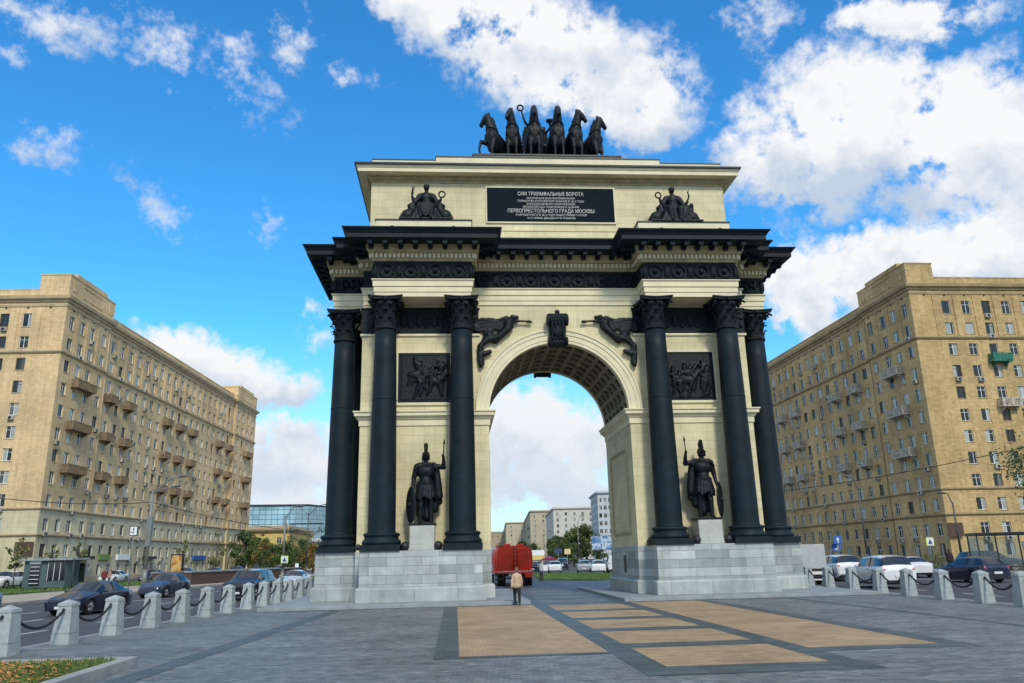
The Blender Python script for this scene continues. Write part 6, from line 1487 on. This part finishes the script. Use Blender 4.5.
for (x,y,rx,ry,ro,wt) in BLOBS:
    mp=nt.new('ShaderNodeMapping',{0:P,'Location':(x,y,0),'Rotation':(0,0,R(ro)),'Scale':(rx,ry,1)},vector_type='TEXTURE')
    ln=nt.new('ShaderNodeVectorMath',{0:mp.outputs[0]},operation='LENGTH').outputs['Value']
    v=nt.math('MULTIPLY',nt.math('SUBTRACT',1.15,ln),wt)
    if wt>1:
        wp=nt.math('MAXIMUM',nt.math('SUBTRACT',1.3,ln),0.0); ly=nt.new('ShaderNodeSeparateXYZ',{0:mp.outputs[0]}).outputs[1]; wy=nt.math('MULTIPLY',wp,ly)
        wsum=wp if wsum is None else nt.math('ADD',wsum,wp); ysum=wy if ysum is None else nt.math('ADD',ysum,wy)
    if wt>1: acc=v if acc is None else nt.math('MAXIMUM',acc,v)
    else: acs=v if acs is None else nt.math('MAXIMUM',acs,v)
# unseen rest of the sky: broken cloud added and thickened to whiten ambient light
n3=nt.new('ShaderNodeTexNoise',{'Vector':D,'Scale':3.2,'Detail':6.0,'Roughness':.6})
FW=Vector((math.sin(R(4.373))*math.cos(R(15.424)),math.cos(R(4.373))*math.cos(R(15.424)),math.sin(R(15.424))))
dt=nt.new('ShaderNodeVectorMath',{0:D,1:tuple(FW)},operation='DOT_PRODUCT').outputs['Value']
away=nt.math('MULTIPLY',nt.math('SUBTRACT',.72,dt),25.0)
gen=nt.math('ADD',nt.math('MULTIPLY',nt.math('SUBTRACT',n3.outputs['Fac'],.40),5.0),nt.math('MINIMUM',away,0.0))
acc=nt.math('MAXIMUM',acc,gen)
nA=nt.math('SUBTRACT',n2.outputs['Fac'],.5); nB=nt.math('SUBTRACT',n1.outputs['Fac'],.5)
n6=nt.math('SUBTRACT',nt.new('ShaderNodeTexNoise',{'Vector':D,'Scale':90.0,'Detail':4.0,'Roughness':.6}).outputs['Fac'],.5)
big=nt.math('ADD',acc,nt.math('ADD',nt.math('MULTIPLY',nA,1.5),nt.math('ADD',nt.math('MULTIPLY',nB,1.0),nt.math('MULTIPLY',n6,.8))))
sm=nt.math('ADD',acs,nt.math('ADD',nt.math('MULTIPLY',nA,3.0),nt.math('ADD',nt.math('MULTIPLY',nB,2.4),nt.math('MULTIPLY',n6,2.0))))
covb=nt.new('ShaderNodeMapRange',{0:big,1:-.22,2:.95},interpolation_type='SMOOTHSTEP').outputs[0]
covs=nt.new('ShaderNodeMapRange',{0:sm,1:-.35,2:1.45,3:0.0,4:.85},interpolation_type='SMOOTHSTEP').outputs[0]
cov=nt.math('MAXIMUM',covb,covs)
# shading inside the cloud: bright tops, blue-grey bellies
n4=nt.new('ShaderNodeTexNoise',{'Vector':D,'Scale':5.0,'Detail':6.0,'Roughness':.6})
up=nt.new('ShaderNodeVectorMath',{0:D,1:(0,0,.045)},operation='ADD').outputs[0]
n5=nt.new('ShaderNodeTexNoise',{'Vector':up,'Scale':5.0,'Detail':6.0,'Roughness':.6})
sh=nt.math('ADD',nt.math('MULTIPLY',nt.math('SUBTRACT',n4.outputs['Fac'],n5.outputs['Fac']),3.0),nt.math('MULTIPLY_ADD',n4.outputs['Fac'],-.9,.91))
sh=nt.math('ADD',sh,nt.math('MULTIPLY',nt.math('DIVIDE',ysum,nt.math('ADD',wsum,.05)),.42))
cc=nt.ramp(sh,[(.14,(.56,.66,.80)),(.40,(.80,.85,.92)),(.60,(.98,.99,1.0))])
cc=nt.mix(1.0,cc,(CLOUD,CLOUD,CLOUD),'MULTIPLY')
out=nt.mix(cov,skyc,cc)
# pale haze low over the horizon
hz=nt.new('ShaderNodeMapRange',{0:el,1:-1.0,2:17.0,3:.85,4:0.0},interpolation_type='SMOOTHSTEP').outputs[0]
out=nt.mix(hz,out,(.74*CLOUD,.82*CLOUD,.91*CLOUD))
nt.l.new(out,bg.inputs['Color']); bg.inputs['Strength'].default_value=.1
sl=bpy.data.lights.new('sun','SUN'); sl.energy=SUN_E; sl.angle=R(SUN_ANG); sl.color=(1,.93,.80)
so=bpy.data.objects.new('sun',sl); COL.objects.link(so)
d=Vector((math.sin(R(SUN_AZ))*math.cos(R(SUN_EL)),math.cos(R(SUN_AZ))*math.cos(R(SUN_EL)),math.sin(R(SUN_EL))))
so.rotation_euler=(-d).to_track_quat('-Z','Y').to_euler(); so.location=d*200
cam=bpy.data.cameras.new('camera'); co=bpy.data.objects.new('camera',cam); COL.objects.link(co)
cam.sensor_width=36; cam.lens=779.636/1024*36; cam.clip_start=.1; cam.clip_end=6000
ya,pi_,ro=R(4.373),R(15.424),R(-1.352)
r_=Vector((math.cos(ya),-math.sin(ya),0)); f0=Vector((math.sin(ya),math.cos(ya),0)); Z_=Vector((0,0,1))
fw=f0*math.cos(pi_)+Z_*math.sin(pi_); up_=-f0*math.sin(pi_)+Z_*math.cos(pi_)
r2=r_*math.cos(ro)+up_*math.sin(ro); u2=up_*math.cos(ro)-r_*math.sin(ro)
co.matrix_world=Matrix(((r2.x,u2.x,-fw.x,CAMP.x),(r2.y,u2.y,-fw.y,CAMP.y),(r2.z,u2.z,-fw.z,CAMP.z),(0,0,0,1)))
sc.camera=co
vs=sc.view_settings; vs.view_transform='Standard'; vs.look='None'; vs.exposure=EXPO; vs.gamma=1.0; vs.use_curve_mapping=False
sc.render.resolution_x=1024; sc.render.resolution_y=683
sc.cycles.max_bounces=6
